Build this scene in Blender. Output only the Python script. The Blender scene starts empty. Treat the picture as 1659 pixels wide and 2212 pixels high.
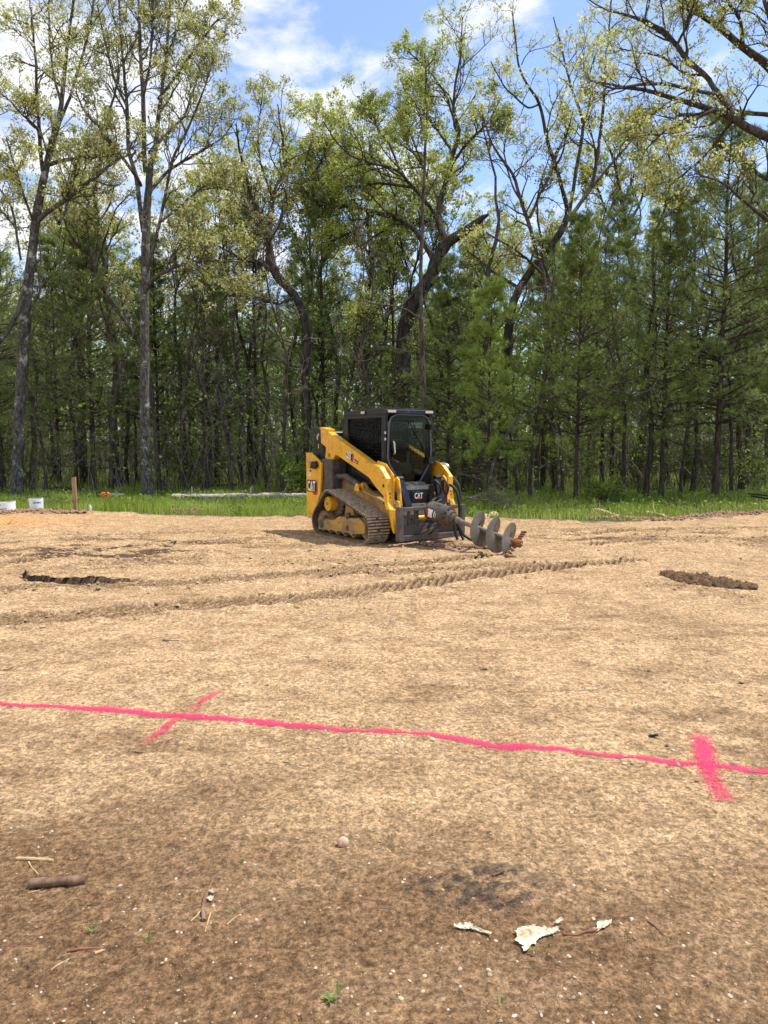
import bpy, math
import numpy as np
from mathutils import Vector, Matrix
R = math.radians
sc = bpy.context.scene
COL = sc.collection
# ------------------------------------------------------------------ camera
PITCH = math.atan(70/730.0); FPX = 730.0; CAMH = 1.6
cam = bpy.data.objects.new('camera', bpy.data.cameras.new('camera')); COL.objects.link(cam)
cam.data.sensor_fit = 'VERTICAL'; cam.data.sensor_height = 36; cam.data.sensor_width = 27
cam.data.lens = 36*FPX/1024; cam.data.clip_start = .05; cam.data.clip_end = 2000
cam.location = (0, 0, CAMH); cam.rotation_euler = (R(90)-PITCH, 0, 0)
sc.camera = cam
# ------------------------------------------------------------------ sun, sky, exposure
SUN_EL, SUN_AZ = R(62), R(76)             # azimuth clockwise from +Y (away from camera): sun at the right, a little behind the woods edge
sd = Vector((math.cos(SUN_EL)*math.sin(SUN_AZ), math.cos(SUN_EL)*math.cos(SUN_AZ), math.sin(SUN_EL)))
sun = bpy.data.objects.new('sun', bpy.data.lights.new('sun', 'SUN')); COL.objects.link(sun)
sun.data.energy = 3.7; sun.data.angle = R(.5); sun.data.color = (1, .955, .88)
sun.rotation_euler = sd.to_track_quat('Z', 'Y').to_euler(); sun.location = sd*60
w = bpy.data.worlds.new('World'); sc.world = w; w.use_nodes = True
nt = w.node_tree; N = nt.nodes; L = nt.links; N.clear()
def nd(t, **k):
    n = N.new(t)
    for a, b in k.items(): setattr(n, a, b)
    return n
out = nd('ShaderNodeOutputWorld'); bg = nd('ShaderNodeBackground'); bg.inputs[1].default_value = .15
sky = nd('ShaderNodeTexSky', sky_type='NISHITA', sun_disc=False, sun_elevation=SUN_EL, sun_rotation=SUN_AZ)
sky.air_density = 1.0; sky.dust_density = .6; sky.ozone_density = 1.5
tc = nd('ShaderNodeTexCoord'); sep = nd('ShaderNodeSeparateXYZ'); L.new(tc.outputs['Generated'], sep.inputs[0])
ad = nd('ShaderNodeMath', operation='ADD'); ad.inputs[1].default_value = .22; L.new(sep.outputs['Z'], ad.inputs[0])
dx = nd('ShaderNodeMath', operation='DIVIDE'); L.new(sep.outputs['X'], dx.inputs[0]); L.new(ad.outputs[0], dx.inputs[1])
dy = nd('ShaderNodeMath', operation='DIVIDE'); L.new(sep.outputs['Y'], dy.inputs[0]); L.new(ad.outputs[0], dy.inputs[1])
cb = nd('ShaderNodeCombineXYZ'); L.new(dx.outputs[0], cb.inputs[0]); L.new(dy.outputs[0], cb.inputs[1])
cn = nd('ShaderNodeTexNoise'); cn.inputs['Scale'].default_value = 4.6; cn.inputs['Detail'].default_value = 9; cn.inputs['Roughness'].default_value = .60; cn.inputs['Distortion'].default_value = .25
L.new(cb.outputs[0], cn.inputs['Vector'])
bx = nd('ShaderNodeMath', operation='MULTIPLY_ADD'); bx.inputs[1].default_value = -.26; bx.inputs[2].default_value = .0   # more cloud to the left
L.new(sep.outputs['X'], bx.inputs[0])
sm = nd('ShaderNodeMath', operation='ADD'); L.new(cn.outputs[0], sm.inputs[0]); L.new(bx.outputs[0], sm.inputs[1])
mr = nd('ShaderNodeMapRange', interpolation_type='SMOOTHSTEP'); mr.inputs['From Min'].default_value = .44; mr.inputs['From Max'].default_value = .66; mr.inputs['To Min'].default_value = .10; mr.inputs['To Max'].default_value = 1
L.new(sm.outputs[0], mr.inputs['Value'])
gm = nd('ShaderNodeMix', data_type='RGBA', blend_type='MULTIPLY'); gm.inputs[0].default_value = 1; gm.inputs[7].default_value = (.84, .93, 1.08, 1)
L.new(sky.outputs[0], gm.inputs[6])
mx = nd('ShaderNodeMix', data_type='RGBA'); mx.inputs[7].default_value = (4.6, 4.65, 4.8, 1)
L.new(mr.outputs[0], mx.inputs[0]); L.new(gm.outputs[2], mx.inputs[6]); L.new(mx.outputs[2], bg.inputs[0]); L.new(bg.outputs[0], out.inputs[0])
sc.view_settings.view_transform = 'Standard'; sc.view_settings.look = 'None'; sc.view_settings.gamma = 1; sc.view_settings.exposure = .66
cy = sc.cycles; cy.max_bounces = 6; cy.diffuse_bounces = 2; cy.glossy_bounces = 2; cy.transmission_bounces = 4; cy.transparent_max_bounces = 12; cy.caustics_reflective = False; cy.caustics_refractive = False

# ------------------------------------------------------------------ helpers
def ray(vx, vy):
    u, v = vx*768/1659, vy*768/1659
    a, b = (u-384)/FPX, (v-512)/FPX
    return np.array([a, math.cos(PITCH)-b*math.sin(PITCH), -(math.sin(PITCH)+b*math.cos(PITCH))])
def at(vx, vy, Y):                        # point at distance Y seen in that direction
    r = ray(vx, vy); return r*(Y/r[1])+np.array([0, 0, CAMH])
def gp(vx, vy, z=0):
    r = ray(vx, vy); return r*((CAMH-z)/-r[2])+np.array([0, 0, CAMH])

def _hash(ix, iy, s):
    n = (ix.astype(np.int64)*374761393+iy.astype(np.int64)*668265263+s*982451653) & 0xffffffff
    n = ((n ^ (n >> 13))*1274126177) & 0xffffffff
    return ((n ^ (n >> 16)) & 0xffff)/65535.0
def vn(x, y, s=0):
    x = np.asarray(x, float); y = np.asarray(y, float)
    ix, iy = np.floor(x), np.floor(y); fx, fy = x-ix, y-iy
    fx = fx*fx*(3-2*fx); fy = fy*fy*(3-2*fy)
    a, b, c, d = _hash(ix, iy, s), _hash(ix+1, iy, s), _hash(ix, iy+1, s), _hash(ix+1, iy+1, s)
    return (a*(1-fx)+b*fx)*(1-fy)+(c*(1-fx)+d*fx)*fy
def fbm(x, y, o=4, s=0):
    t = 0; a = .5
    for i in range(o):
        t = t+a*(vn(x, y, s+i*7)-.5); x = x*2.03+5.1; y = y*2.03+1.7; a *= .5
    return t                               # about -.45 .. .45
def sstep(a, b, x):
    t = np.clip((x-a)/(b-a), 0, 1); return t*t*(3-2*t)

def mesh_np(name, V, F, mat=None, smooth=False, attrs=None, uv=None):
    me = bpy.data.meshes.new(name)
    V = np.asarray(V, np.float32); F = [np.asarray(f, np.int32) for f in F if len(f)]
    me.vertices.add(len(V)); me.vertices.foreach_set('co', V.ravel())
    li = np.concatenate([f.ravel() for f in F]); tot = np.concatenate([np.full(len(f), f.shape[1], np.int32) for f in F])
    st = np.concatenate([[0], np.cumsum(tot)[:-1]]).astype(np.int32)
    me.loops.add(len(li)); me.loops.foreach_set('vertex_index', li)
    me.polygons.add(len(tot)); me.polygons.foreach_set('loop_start', st); me.polygons.foreach_set('loop_total', tot)
    if smooth: me.polygons.foreach_set('use_smooth', np.ones(len(tot), bool))
    for k, a in (attrs or {}).items():
        at_ = me.attributes.new(k, 'FLOAT', 'POINT'); at_.data.foreach_set('value', np.asarray(a, np.float32))
    if uv is not None:
        ul = me.uv_layers.new(name='UVMap'); ul.data.foreach_set('uv', np.asarray(uv, np.float32)[li].ravel())
    me.update(calc_edges=True)
    if mat: me.materials.append(mat)
    return me
def link(name, me, parent=None, loc=(0, 0, 0), rot=(0, 0, 0), scale=(1, 1, 1)):
    o = bpy.data.objects.new(name, me); COL.objects.link(o)
    if parent: o.parent = parent
    o.location = loc; o.rotation_euler = rot; o.scale = scale
    return o
def tag(o, label=None, cat=None, group=None, kind=None):
    if label: o['label'] = label
    if cat: o['category'] = cat
    if group: o['group'] = group
    if kind: o['kind'] = kind
    return o
def thing(name, label, cat, loc=(0, 0, 0), rz=0, group=None, scale=1):
    o = bpy.data.objects.new(name, None); COL.objects.link(o); o.empty_display_size = .2
    o.location = loc; o.rotation_euler = (0, 0, rz); o.scale = (scale,)*3
    return tag(o, label, cat, group)

# materials
def newmat(name):
    m = bpy.data.materials.new(name); m.use_nodes = True
    return m, m.node_tree.nodes, m.node_tree.links, m.node_tree.nodes['Principled BSDF']
def simple(name, col, rough=.5, metal=0, spec=.5, var=.25, scale=8, bump=0, bscale=40, dirt=None, dirt_amt=.0, dscale=3, coat=0):
    m, n, l, p = newmat(name)
    t = n.new('ShaderNodeTexCoord'); ns = n.new('ShaderNodeTexNoise'); ns.inputs['Scale'].default_value = scale; ns.inputs['Detail'].default_value = 5
    l.new(t.outputs['Object'], ns.inputs['Vector'])
    mr = n.new('ShaderNodeMapRange'); mr.inputs['From Min'].default_value = .3; mr.inputs['From Max'].default_value = .7
    mr.inputs['To Min'].default_value = 1-var; mr.inputs['To Max'].default_value = 1+var*.6; l.new(ns.outputs[0], mr.inputs[0])
    mu = n.new('ShaderNodeMix'); mu.data_type = 'RGBA'; mu.blend_type = 'MULTIPLY'; mu.inputs[0].default_value = 1
    mu.inputs[6].default_value = (*col, 1); l.new(mr.outputs[0], mu.inputs[7])
    c = mu.outputs[2]
    if dirt:
        d = n.new('ShaderNodeTexNoise'); d.inputs['Scale'].default_value = dscale; d.inputs['Detail'].default_value = 8; d.inputs['Roughness'].default_value = .7
        l.new(t.outputs['Object'], d.inputs['Vector'])
        dr = n.new('ShaderNodeMapRange'); dr.inputs['From Min'].default_value = .62-dirt_amt*.3; dr.inputs['From Max'].default_value = .75-dirt_amt*.15; l.new(d.outputs[0], dr.inputs[0])
        dm = n.new('ShaderNodeMix'); dm.data_type = 'RGBA'; dm.inputs[7].default_value = (*dirt, 1)
        l.new(dr.outputs[0], dm.inputs[0]); l.new(c, dm.inputs[6]); c = dm.outputs[2]
        rr = n.new('ShaderNodeMapRange'); rr.inputs['To Min'].default_value = rough; rr.inputs['To Max'].default_value = .9
        l.new(dr.outputs[0], rr.inputs[0]); l.new(rr.outputs[0], p.inputs['Roughness'])
    else: p.inputs['Roughness'].default_value = rough
    l.new(c, p.inputs['Base Color']); p.inputs['Metallic'].default_value = metal; p.inputs['Specular IOR Level'].default_value = spec
    p.inputs['Coat Weight'].default_value = coat
    if bump:
        b = n.new('ShaderNodeTexNoise'); b.inputs['Scale'].default_value = bscale; b.inputs['Detail'].default_value = 4; l.new(t.outputs['Object'], b.inputs['Vector'])
        bb = n.new('ShaderNodeBump'); bb.inputs['Strength'].default_value = .6; bb.inputs['Distance'].default_value = bump
        l.new(b.outputs[0], bb.inputs['Height']); l.new(bb.outputs[0], p.inputs['Normal'])
    return m
def leafmat(name, c1, c2, c3, trans=.35, rough=.55):
    m, n, l, p = newmat(name)
    a = n.new('ShaderNodeAttribute'); a.attribute_name = 'tone'
    cr = n.new('ShaderNodeValToRGB'); e = cr.color_ramp.elements
    e[0].color = (*c1, 1); e[1].color = (*c3, 1); e.new(.5).color = (*c2, 1)
    oi = n.new('ShaderNodeObjectInfo'); hs = n.new('ShaderNodeHueSaturation')
    mr = n.new('ShaderNodeMapRange'); mr.inputs['To Min'].default_value = .8; mr.inputs['To Max'].default_value = 1.18
    l.new(oi.outputs['Random'], mr.inputs[0]); l.new(mr.outputs[0], hs.inputs['Value'])
    l.new(a.outputs['Fac'], cr.inputs[0]); l.new(cr.outputs[0], hs.inputs['Color'])
    p.inputs['Roughness'].default_value = rough; p.inputs['Specular IOR Level'].default_value = .25
    l.new(hs.outputs[0], p.inputs['Base Color'])
    tr = n.new('ShaderNodeBsdfTranslucent'); l.new(hs.outputs[0], tr.inputs[0])
    mx = n.new('ShaderNodeMixShader'); mx.inputs[0].default_value = trans
    l.new(p.outputs[0], mx.inputs[1]); l.new(tr.outputs[0], mx.inputs[2]); l.new(mx.outputs[0], n['Material Output'].inputs[0])
    return m
def barkmat(name, c1, c2, lichen=(.35, .36, .30), lam=.5, zs=.22, sc_=14):
    m, n, l, p = newmat(name)
    t = n.new('ShaderNodeTexCoord'); mp = n.new('ShaderNodeMapping'); mp.inputs['Scale'].default_value = (1, 1, zs); l.new(t.outputs['Object'], mp.inputs[0])
    ns = n.new('ShaderNodeTexNoise'); ns.inputs['Scale'].default_value = sc_; ns.inputs['Detail'].default_value = 7; ns.inputs['Roughness'].default_value = .65; ns.inputs['Distortion'].default_value = .6
    l.new(mp.outputs[0], ns.inputs['Vector'])
    cr = n.new('ShaderNodeValToRGB'); e = cr.color_ramp.elements; e[0].position = .38; e[1].position = .62; e[0].color = (*c1, 1); e[1].color = (*c2, 1)
    l.new(ns.outputs[0], cr.inputs[0])
    ln = n.new('ShaderNodeTexNoise'); ln.inputs['Scale'].default_value = 3.2; ln.inputs['Detail'].default_value = 9; ln.inputs['Roughness'].default_value = .75; l.new(t.outputs['Object'], ln.inputs['Vector'])
    lr = n.new('ShaderNodeMapRange'); lr.inputs['From Min'].default_value = .68-lam*.16; lr.inputs['From Max'].default_value = .74-lam*.14; l.new(ln.outputs[0], lr.inputs[0])
    mx = n.new('ShaderNodeMix'); mx.data_type = 'RGBA'; mx.inputs[7].default_value = (*lichen, 1); l.new(lr.outputs[0], mx.inputs[0]); l.new(cr.outputs[0], mx.inputs[6])
    l.new(mx.outputs[2], p.inputs['Base Color']); p.inputs['Roughness'].default_value = .9; p.inputs['Specular IOR Level'].default_value = .15
    b = n.new('ShaderNodeBump'); b.inputs['Strength'].default_value = .9; b.inputs['Distance'].default_value = .03; l.new(ns.outputs[0], b.inputs['Height']); l.new(b.outputs[0], p.inputs['Normal'])
    return m
M = {}
M['oak_bark'] = barkmat('oak_bark', (.035, .028, .022), (.15, .12, .095), lam=.45, sc_=18)
M['arch_bark'] = barkmat('arch_bark', (.10, .085, .065), (.40, .35, .28), zs=1)
M['pale_bark'] = barkmat('pale_bark', (.034, .031, .025), (.165, .150, .122), lichen=(.42, .41, .35), lam=.80, zs=.35, sc_=22)
M['dark_bark'] = barkmat('dark_bark', (.028, .023, .018), (.125, .102, .078), lam=.25)
M['pine_bark'] = barkmat('pine_bark', (.03, .023, .018), (.12, .088, .066), lam=.3)
M['twig'] = simple('twig_bark', (.10, .082, .062), .9, var=.4, spec=.1)
M['dead_twig'] = simple('dead_twig_bark', (.24, .20, .15), .9, var=.4, spec=.1)
M['oak_leaf'] = leafmat('oak_leaf', (.30, .33, .05), (.56, .56, .15), (.80, .76, .42), trans=.5)
M['oak_leaf_green'] = leafmat('oak_leaf_green', (.24, .31, .04), (.46, .52, .10), (.68, .68, .26), trans=.5)
M['under_leaf'] = leafmat('under_leaf', (.11, .17, .02), (.25, .35, .045), (.44, .52, .13), trans=.48)
M['needle'] = leafmat('needle', (.11, .155, .04), (.25, .32, .08), (.48, .54, .20), trans=.36, rough=.45)
M['needle_light'] = leafmat('needle_light', (.15, .22, .035), (.31, .40, .075), (.54, .60, .20), trans=.38, rough=.45)
M['needle_dead'] = leafmat('needle_dead', (.12, .10, .04), (.22, .20, .09), (.36, .33, .18), trans=.15)
M['grass'] = leafmat('grass_blade', (.15, .22, .02), (.36, .46, .06), (.62, .64, .22), trans=.4)

# ------------------------------------------------------------------ ground
def seg_dist(x, y, pts):
    """distance to a polyline, signed side, and length along"""
    best = np.full(x.shape, 1e9); al = np.zeros(x.shape); sg = np.zeros(x.shape); run = 0
    for (x0, y0), (x1, y1) in zip(pts[:-1], pts[1:]):
        dx_, dy_ = x1-x0, y1-y0; ln = math.hypot(dx_, dy_)
        t = np.clip(((x-x0)*dx_+(y-y0)*dy_)/ln**2, 0, 1)
        d = np.hypot(x-x0-t*dx_, y-y0-t*dy_); s = np.sign(dx_*(y-y0)-dy_*(x-x0))
        k = d < best; best = np.where(k, d, best); al = np.where(k, run+t*ln, al); sg = np.where(k, s, sg); run += ln
    return best, al, sg, run
def V2(*q): return [tuple(gp(a, b)[:2]) for a, b in q]
TRACKS = [  # polyline, half width, depth, strength
    (V2((-120, 1362), (0, 1345), (180, 1333), (400, 1312), (550, 1303), (700, 1288), (830, 1272), (1000, 1248), (1150, 1231), (1330, 1214)), .21, .020, 1.),
    (V2((-100, 1280), (120, 1268), (300, 1264), (450, 1258), (560, 1249), (700, 1236), (800, 1226), (950, 1213), (1100, 1196)), .18, .020, 1.),
    (V2((640, 1250), (760, 1241), (900, 1236), (1050, 1224), (1250, 1216)), .14, .016, .8),
    (V2((60, 1232), (200, 1222), (350, 1211), (480, 1203)), .15, .018, .9),
    (V2((-100, 1225), (0, 1219), (100, 1204), (250, 1188), (420, 1176), (600, 1163)), .15, .014, .8),
    (V2((520, 1222), (700, 1214), (870, 1206)), .14, .010, .5),
    (V2((1180, 1160), (1320, 1152), (1480, 1143), (1700, 1141)), .14, .016, .8),
    (V2((1240, 1180), (1380, 1170), (1560, 1166), (1760, 1160)), .14, .013, .7),
    (V2((1200, 1228), (1330, 1214), (1420, 1205)), .14, .012, .7),
    (V2((1330, 1262), (1460, 1268), (1600, 1290), (1700, 1310)), .13, .008, .5),
    (V2((-60, 1178), (120, 1166), (330, 1152), (560, 1146)), .14, .012, .6)]
RIP = .038
BANK = V2((52, 1238), (62, 1250), (110, 1256), (180, 1258), (260, 1256), (370, 1252))
def lot_edge(x):                           # where dirt ends and grass begins
    e = np.interp(x, [-40, -9, -7, -5.4, -3.3, -1, 1.5, 3, 4.3, 5.6, 7, 8.5, 40], [17.5, 16.9, 16.3, 16.0, 15.7, 15.5, 15.0, 14.6, 14.4, 14.8, 15.6, 16.2, 17.2])
    return e
def gh(x, y, full=False):
    x = np.asarray(x, float); y = np.asarray(y, float)
    near = 1-sstep(16, 19, y)
    z = .035*fbm(x*.45, y*.45, 3, 1)+.022*fbm(x*1.7+3, y*1.7, 3, 5)*near+RIP*fbm(x*3.4+.8*fbm(x*2, y*2, 2, 8), y*6.5+9, 3, 9)*near+.022*fbm(x*13, y*20, 3, 3)*near
    z = z+.10*fbm(x*.2, y*.2, 3, 40)*sstep(17, 24, y)
    moist_shade = np.zeros(x.shape)
    for k, (pts, hw, dep, st) in enumerate(TRACKS):
        d, al, sg, ln = seg_dist(x, y, pts)
        wob = .85+.3*vn(al*1.6, al*0+k, 11)
        fade = sstep(0, .5, al)*sstep(0, .5, ln-al)
        brk = sstep(.15, .45, vn(al*.9+k*3, al*0, 21))*.4+.6
        inside = (1-sstep(hw-.02, hw+.03, d))*fade*wob*st
        ch = al-1.0*d*sg
        tread = np.clip(np.sin(ch*2*math.pi/.115+.6*fbm(x*2, y*2, 2, k))*3-.1, -1, 1)
        z = z+inside*(-dep*2.2+brk*dep*2.5*tread)
        z = z+fade*st*.034*wob*np.exp(-((d-hw-.05)/.035)**2)*(.3+1.0*vn(x*9, y*9, 31))
        moist_shade = np.maximum(moist_shade, inside*(.55+.95*brk*(tread < -.1)))  # browner disturbed soil in the track, grooves darkened further as painted shade
        if full: pass
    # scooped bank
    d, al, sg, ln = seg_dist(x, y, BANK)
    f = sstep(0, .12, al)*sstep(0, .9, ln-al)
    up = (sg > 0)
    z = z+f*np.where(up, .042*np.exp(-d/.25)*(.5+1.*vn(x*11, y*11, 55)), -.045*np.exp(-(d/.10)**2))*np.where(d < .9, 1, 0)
    moist_shade = np.maximum(moist_shade, f*np.where(up, np.exp(-(d/.02)**2), np.exp(-(d/.05)**2))*(1.5+1.2*vn(x*7, y*7, 77)))  # shade of the bank face painted into the soil colour
    # ridge scuffs where the machine turned
    sc1 = np.exp(-(((x+3.9)/2.9)**2+((y-10.9)/2.)**2)); z = z+sc1*(.16*np.abs(fbm(x*1.6, y*4.2, 5, 61))+.05*fbm(x*9, y*14, 3, 64)); moist_shade = np.maximum(moist_shade, sc1*sstep(.02, .14, fbm(x*1.5, y*5.2, 5, 66))*1.15)
    sc2 = np.exp(-(((x-4.6)/3.2)**2+((y-12.2)/1.4)**2)); z = z+sc2*(.12*np.abs(fbm(x*1.3+4, y*4.0, 5, 62))+.035*fbm(x*9, y*12, 3, 65)); moist_shade = np.maximum(moist_shade, sc2*sstep(.02, .15, fbm(x*1.2+4, y*5., 5, 67))*1.1)
    # piles at the left
    def pile(cx, cy, ax, ay, hh, s): return hh*np.exp(-(((x-cx)/ax)**2+((y-cy)/ay)**2)**1.0)*(1+.9*fbm(x*2.6, y*2.6, 4, s))
    z = z+pile(-8.2, 15.7, 1.3, .6, .07, 70)+pile(-7.2, 14.9, 1.5, .8, .08, 71)+pile(-7.5, 13.6, 1.2, .5, .26, 72)+pile(-6.2, 12.9, .55, .2, .05, 73)
    # berm along the grass edge
    e = lot_edge(x)+.5*fbm(x*.9, y*0+3, 3, 80)
    z = z+.06*np.exp(-((y-e)/.3)**2)*sstep(.0, .25, fbm(x*1.4, y*1.2, 3, 81)+.1)
    return (z, moist_shade, e) if full else z
def ripple(x, y): return fbm(x*3.4+.8*fbm(x*2, y*2, 2, 8), y*6.5+9, 3, 9)
def gz(x, y): return float(gh(np.array([x]), np.array([y]))[0])

def spaced(a, b, d): return np.arange(a, b, d)
xs = np.concatenate([-np.geomspace(600, 12, 26), spaced(-11.4, -6, .05), spaced(-6, -4.2, .03), spaced(-4.2, 3.6, .0135), spaced(3.6, 6, .03), spaced(6, 11.4, .05), np.geomspace(12, 600, 26)])
ys = np.concatenate([-np.geomspace(60, 1, 10), spaced(0, 1.5, .1), spaced(1.5, 4.2, .012), spaced(4.2, 10.5, .02), spaced(10.5, 18, .05), spaced(18, 30, .4), np.geomspace(31, 900, 24)])
X, Y = np.meshgrid(xs, ys)
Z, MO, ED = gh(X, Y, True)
far = sstep(40, 90, np.hypot(X, Y)); Z = Z*(1-far)
b0 = 1-sstep(2.0, 3.7, Y+.30*X+1.9*fbm(X*1.3, Y*2.6, 5, 90))        # damp soil nearest the camera
b1 = (.45*sstep(.0, .24, fbm(X*1.5, Y*2.6, 5, 93))+.50*sstep(.0, .22, -ripple(X, Y)))*(1-.4*sstep(5, 10, Y))  # random damp mottling, plus painted shade in the ripple troughs
b2 = np.exp(-(((X-.33)/.30)**2+((Y-2.52)/.15)**2))*sstep(-.15, .12, fbm(X*6, Y*7, 4, 96))*.9
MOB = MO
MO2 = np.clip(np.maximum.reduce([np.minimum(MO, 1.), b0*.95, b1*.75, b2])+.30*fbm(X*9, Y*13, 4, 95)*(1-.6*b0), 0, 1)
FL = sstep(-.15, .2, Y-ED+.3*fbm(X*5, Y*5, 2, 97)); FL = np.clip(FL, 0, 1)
OR = np.clip(1.15*np.exp(-(((X+7.5)/1.3)**2+((Y-13.45)/.45)**2))+.45*np.exp(-(((X+7.2)/1.5)**2+((Y-14.7)/1.)**2)), 0, 1)*sstep(-.3, .1, fbm(X*2, Y*2, 3, 99)+.2)
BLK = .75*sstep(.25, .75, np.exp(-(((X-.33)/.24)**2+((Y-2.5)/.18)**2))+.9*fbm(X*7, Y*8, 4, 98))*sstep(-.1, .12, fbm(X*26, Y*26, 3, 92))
BLK = np.maximum(BLK, np.clip(MOB-1, 0, .75)); BLK = np.maximum(BLK, .55*sstep(.75, 1., MOB))  # painted shade of bank and grooves blackened further, with the strongest scuff streaks
V = np.stack([X, Y, Z], -1).reshape(-1, 3)
ny, nx = X.shape; idx = np.arange(ny*nx).reshape(ny, nx)
F = np.stack([idx[:-1, :-1], idx[:-1, 1:], idx[1:, 1:], idx[1:, :-1]], -1).reshape(-1, 4)
def ground_mat():
    m, n, l, p = newmat('sandy_dirt')
    def tex(t, **k):
        q = n.new(t)
        for a, b in k.items(): q.inputs[a].default_value = b
        return q
    def attr(nm): q = n.new('ShaderNodeAttribute'); q.attribute_name = nm; return q.outputs['Fac']
    def mix(f, a, b, bt='MIX'):
        q = n.new('ShaderNodeMix'); q.data_type = 'RGBA'; q.blend_type = bt
        for s, vv in ((0, f), (6, a), (7, b)):
            if isinstance(vv, (int, float)): q.inputs[s].default_value = vv
            elif isinstance(vv, tuple): q.inputs[s].default_value = (*vv, 1)
            else: l.new(vv, q.inputs[s])
        return q.outputs[2]
    def rng(s, a, b, c, d):
        q = n.new('ShaderNodeMapRange')
        for k_, v_ in (('From Min', a), ('From Max', b), ('To Min', c), ('To Max', d)): q.inputs[k_].default_value = v_
        l.new(s, q.inputs[0]); return q.outputs[0]
    t = n.new('ShaderNodeTexCoord').outputs['Object']
    g1 = tex('ShaderNodeTexNoise', Scale=75, Detail=5, Roughness=.85); g2 = tex('ShaderNodeTexNoise', Scale=26, Detail=5, Roughness=.65); g3 = tex('ShaderNodeTexNoise', Scale=3.1, Detail=6, Roughness=.62)
    vo = tex('ShaderNodeTexVoronoi', Scale=120)
    for q in (g1, g2, g3, vo): l.new(t, q.inputs['Vector'])
    sand = mix(rng(g2.outputs[0], .35, .65, 0, 1), (.37, .24, .122), (.56, .38, .212))
    sand = mix(rng(g3.outputs[0], .42, .62, 0, .55), sand, (.31, .195, .095))
    wet_shade = mix(rng(g2.outputs[0], .35, .65, 0, 1), (.145, .080, .038), (.205, .122, .062))
    c = mix(attr('moist_shade'), sand, wet_shade)
    c = mix(attr('orange'), c, (.52, .26, .10))
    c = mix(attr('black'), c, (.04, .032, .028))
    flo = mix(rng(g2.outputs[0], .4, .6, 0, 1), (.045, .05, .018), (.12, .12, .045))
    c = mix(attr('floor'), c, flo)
    c = mix(1.0, c, rng(g1.outputs[0], .38, .62, .42, 1.52), 'MULTIPLY')
    g4 = tex('ShaderNodeTexNoise', Scale=9, Detail=6, Roughness=.7); l.new(t, g4.inputs['Vector'])
    c = mix(1.0, c, rng(g4.outputs[0], .38, .60, .80, 1.12), 'MULTIPLY')
    g5 = tex('ShaderNodeTexNoise', Scale=34, Detail=2, Roughness=.6); l.new(t, g5.inputs['Vector'])
    c = mix(1.0, c, rng(g5.outputs[0], .36, .64, .68, 1.30), 'MULTIPLY')
    # pale grains
    pr = rng(vo.outputs['Distance'], .0, .28, 1, 0)
    wn = n.new('ShaderNodeTexWhiteNoise'); l.new(vo.outputs['Position'], wn.inputs['Vector'])
    pk = n.new('ShaderNodeMath'); pk.operation = 'GREATER_THAN'; pk.inputs[1].default_value = .90; l.new(wn.outputs['Value'], pk.inputs[0])
    pm = n.new('ShaderNodeMath'); pm.operation = 'MULTIPLY'; l.new(pk.outputs[0], pm.inputs[0]); l.new(pr, pm.inputs[1])
    c = mix(pm.outputs[0], c, (.58, .47, .33))
    l.new(c, p.inputs['Base Color']); p.inputs['Roughness'].default_value = .95; p.inputs['Specular IOR Level'].default_value = .12
    ad_ = n.new('ShaderNodeMath'); ad_.operation = 'MULTIPLY_ADD'; ad_.inputs[1].default_value = .45; l.new(g1.outputs[0], ad_.inputs[0]); l.new(g2.outputs[0], ad_.inputs[2])
    b = n.new('ShaderNodeBump'); b.inputs['Strength'].default_value = 1.0; b.inputs['Distance'].default_value = .013; l.new(ad_.outputs[0], b.inputs['Height']); l.new(b.outputs[0], p.inputs['Normal'])
    return m
M['ground'] = ground_mat()
ground = link('ground', mesh_np('ground', V, [F], M['ground'], True, {'moist_shade': MO2.ravel(), 'floor': FL.ravel(), 'orange': OR.ravel(), 'black': BLK.ravel()}))
tag(ground, kind='structure')

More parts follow.
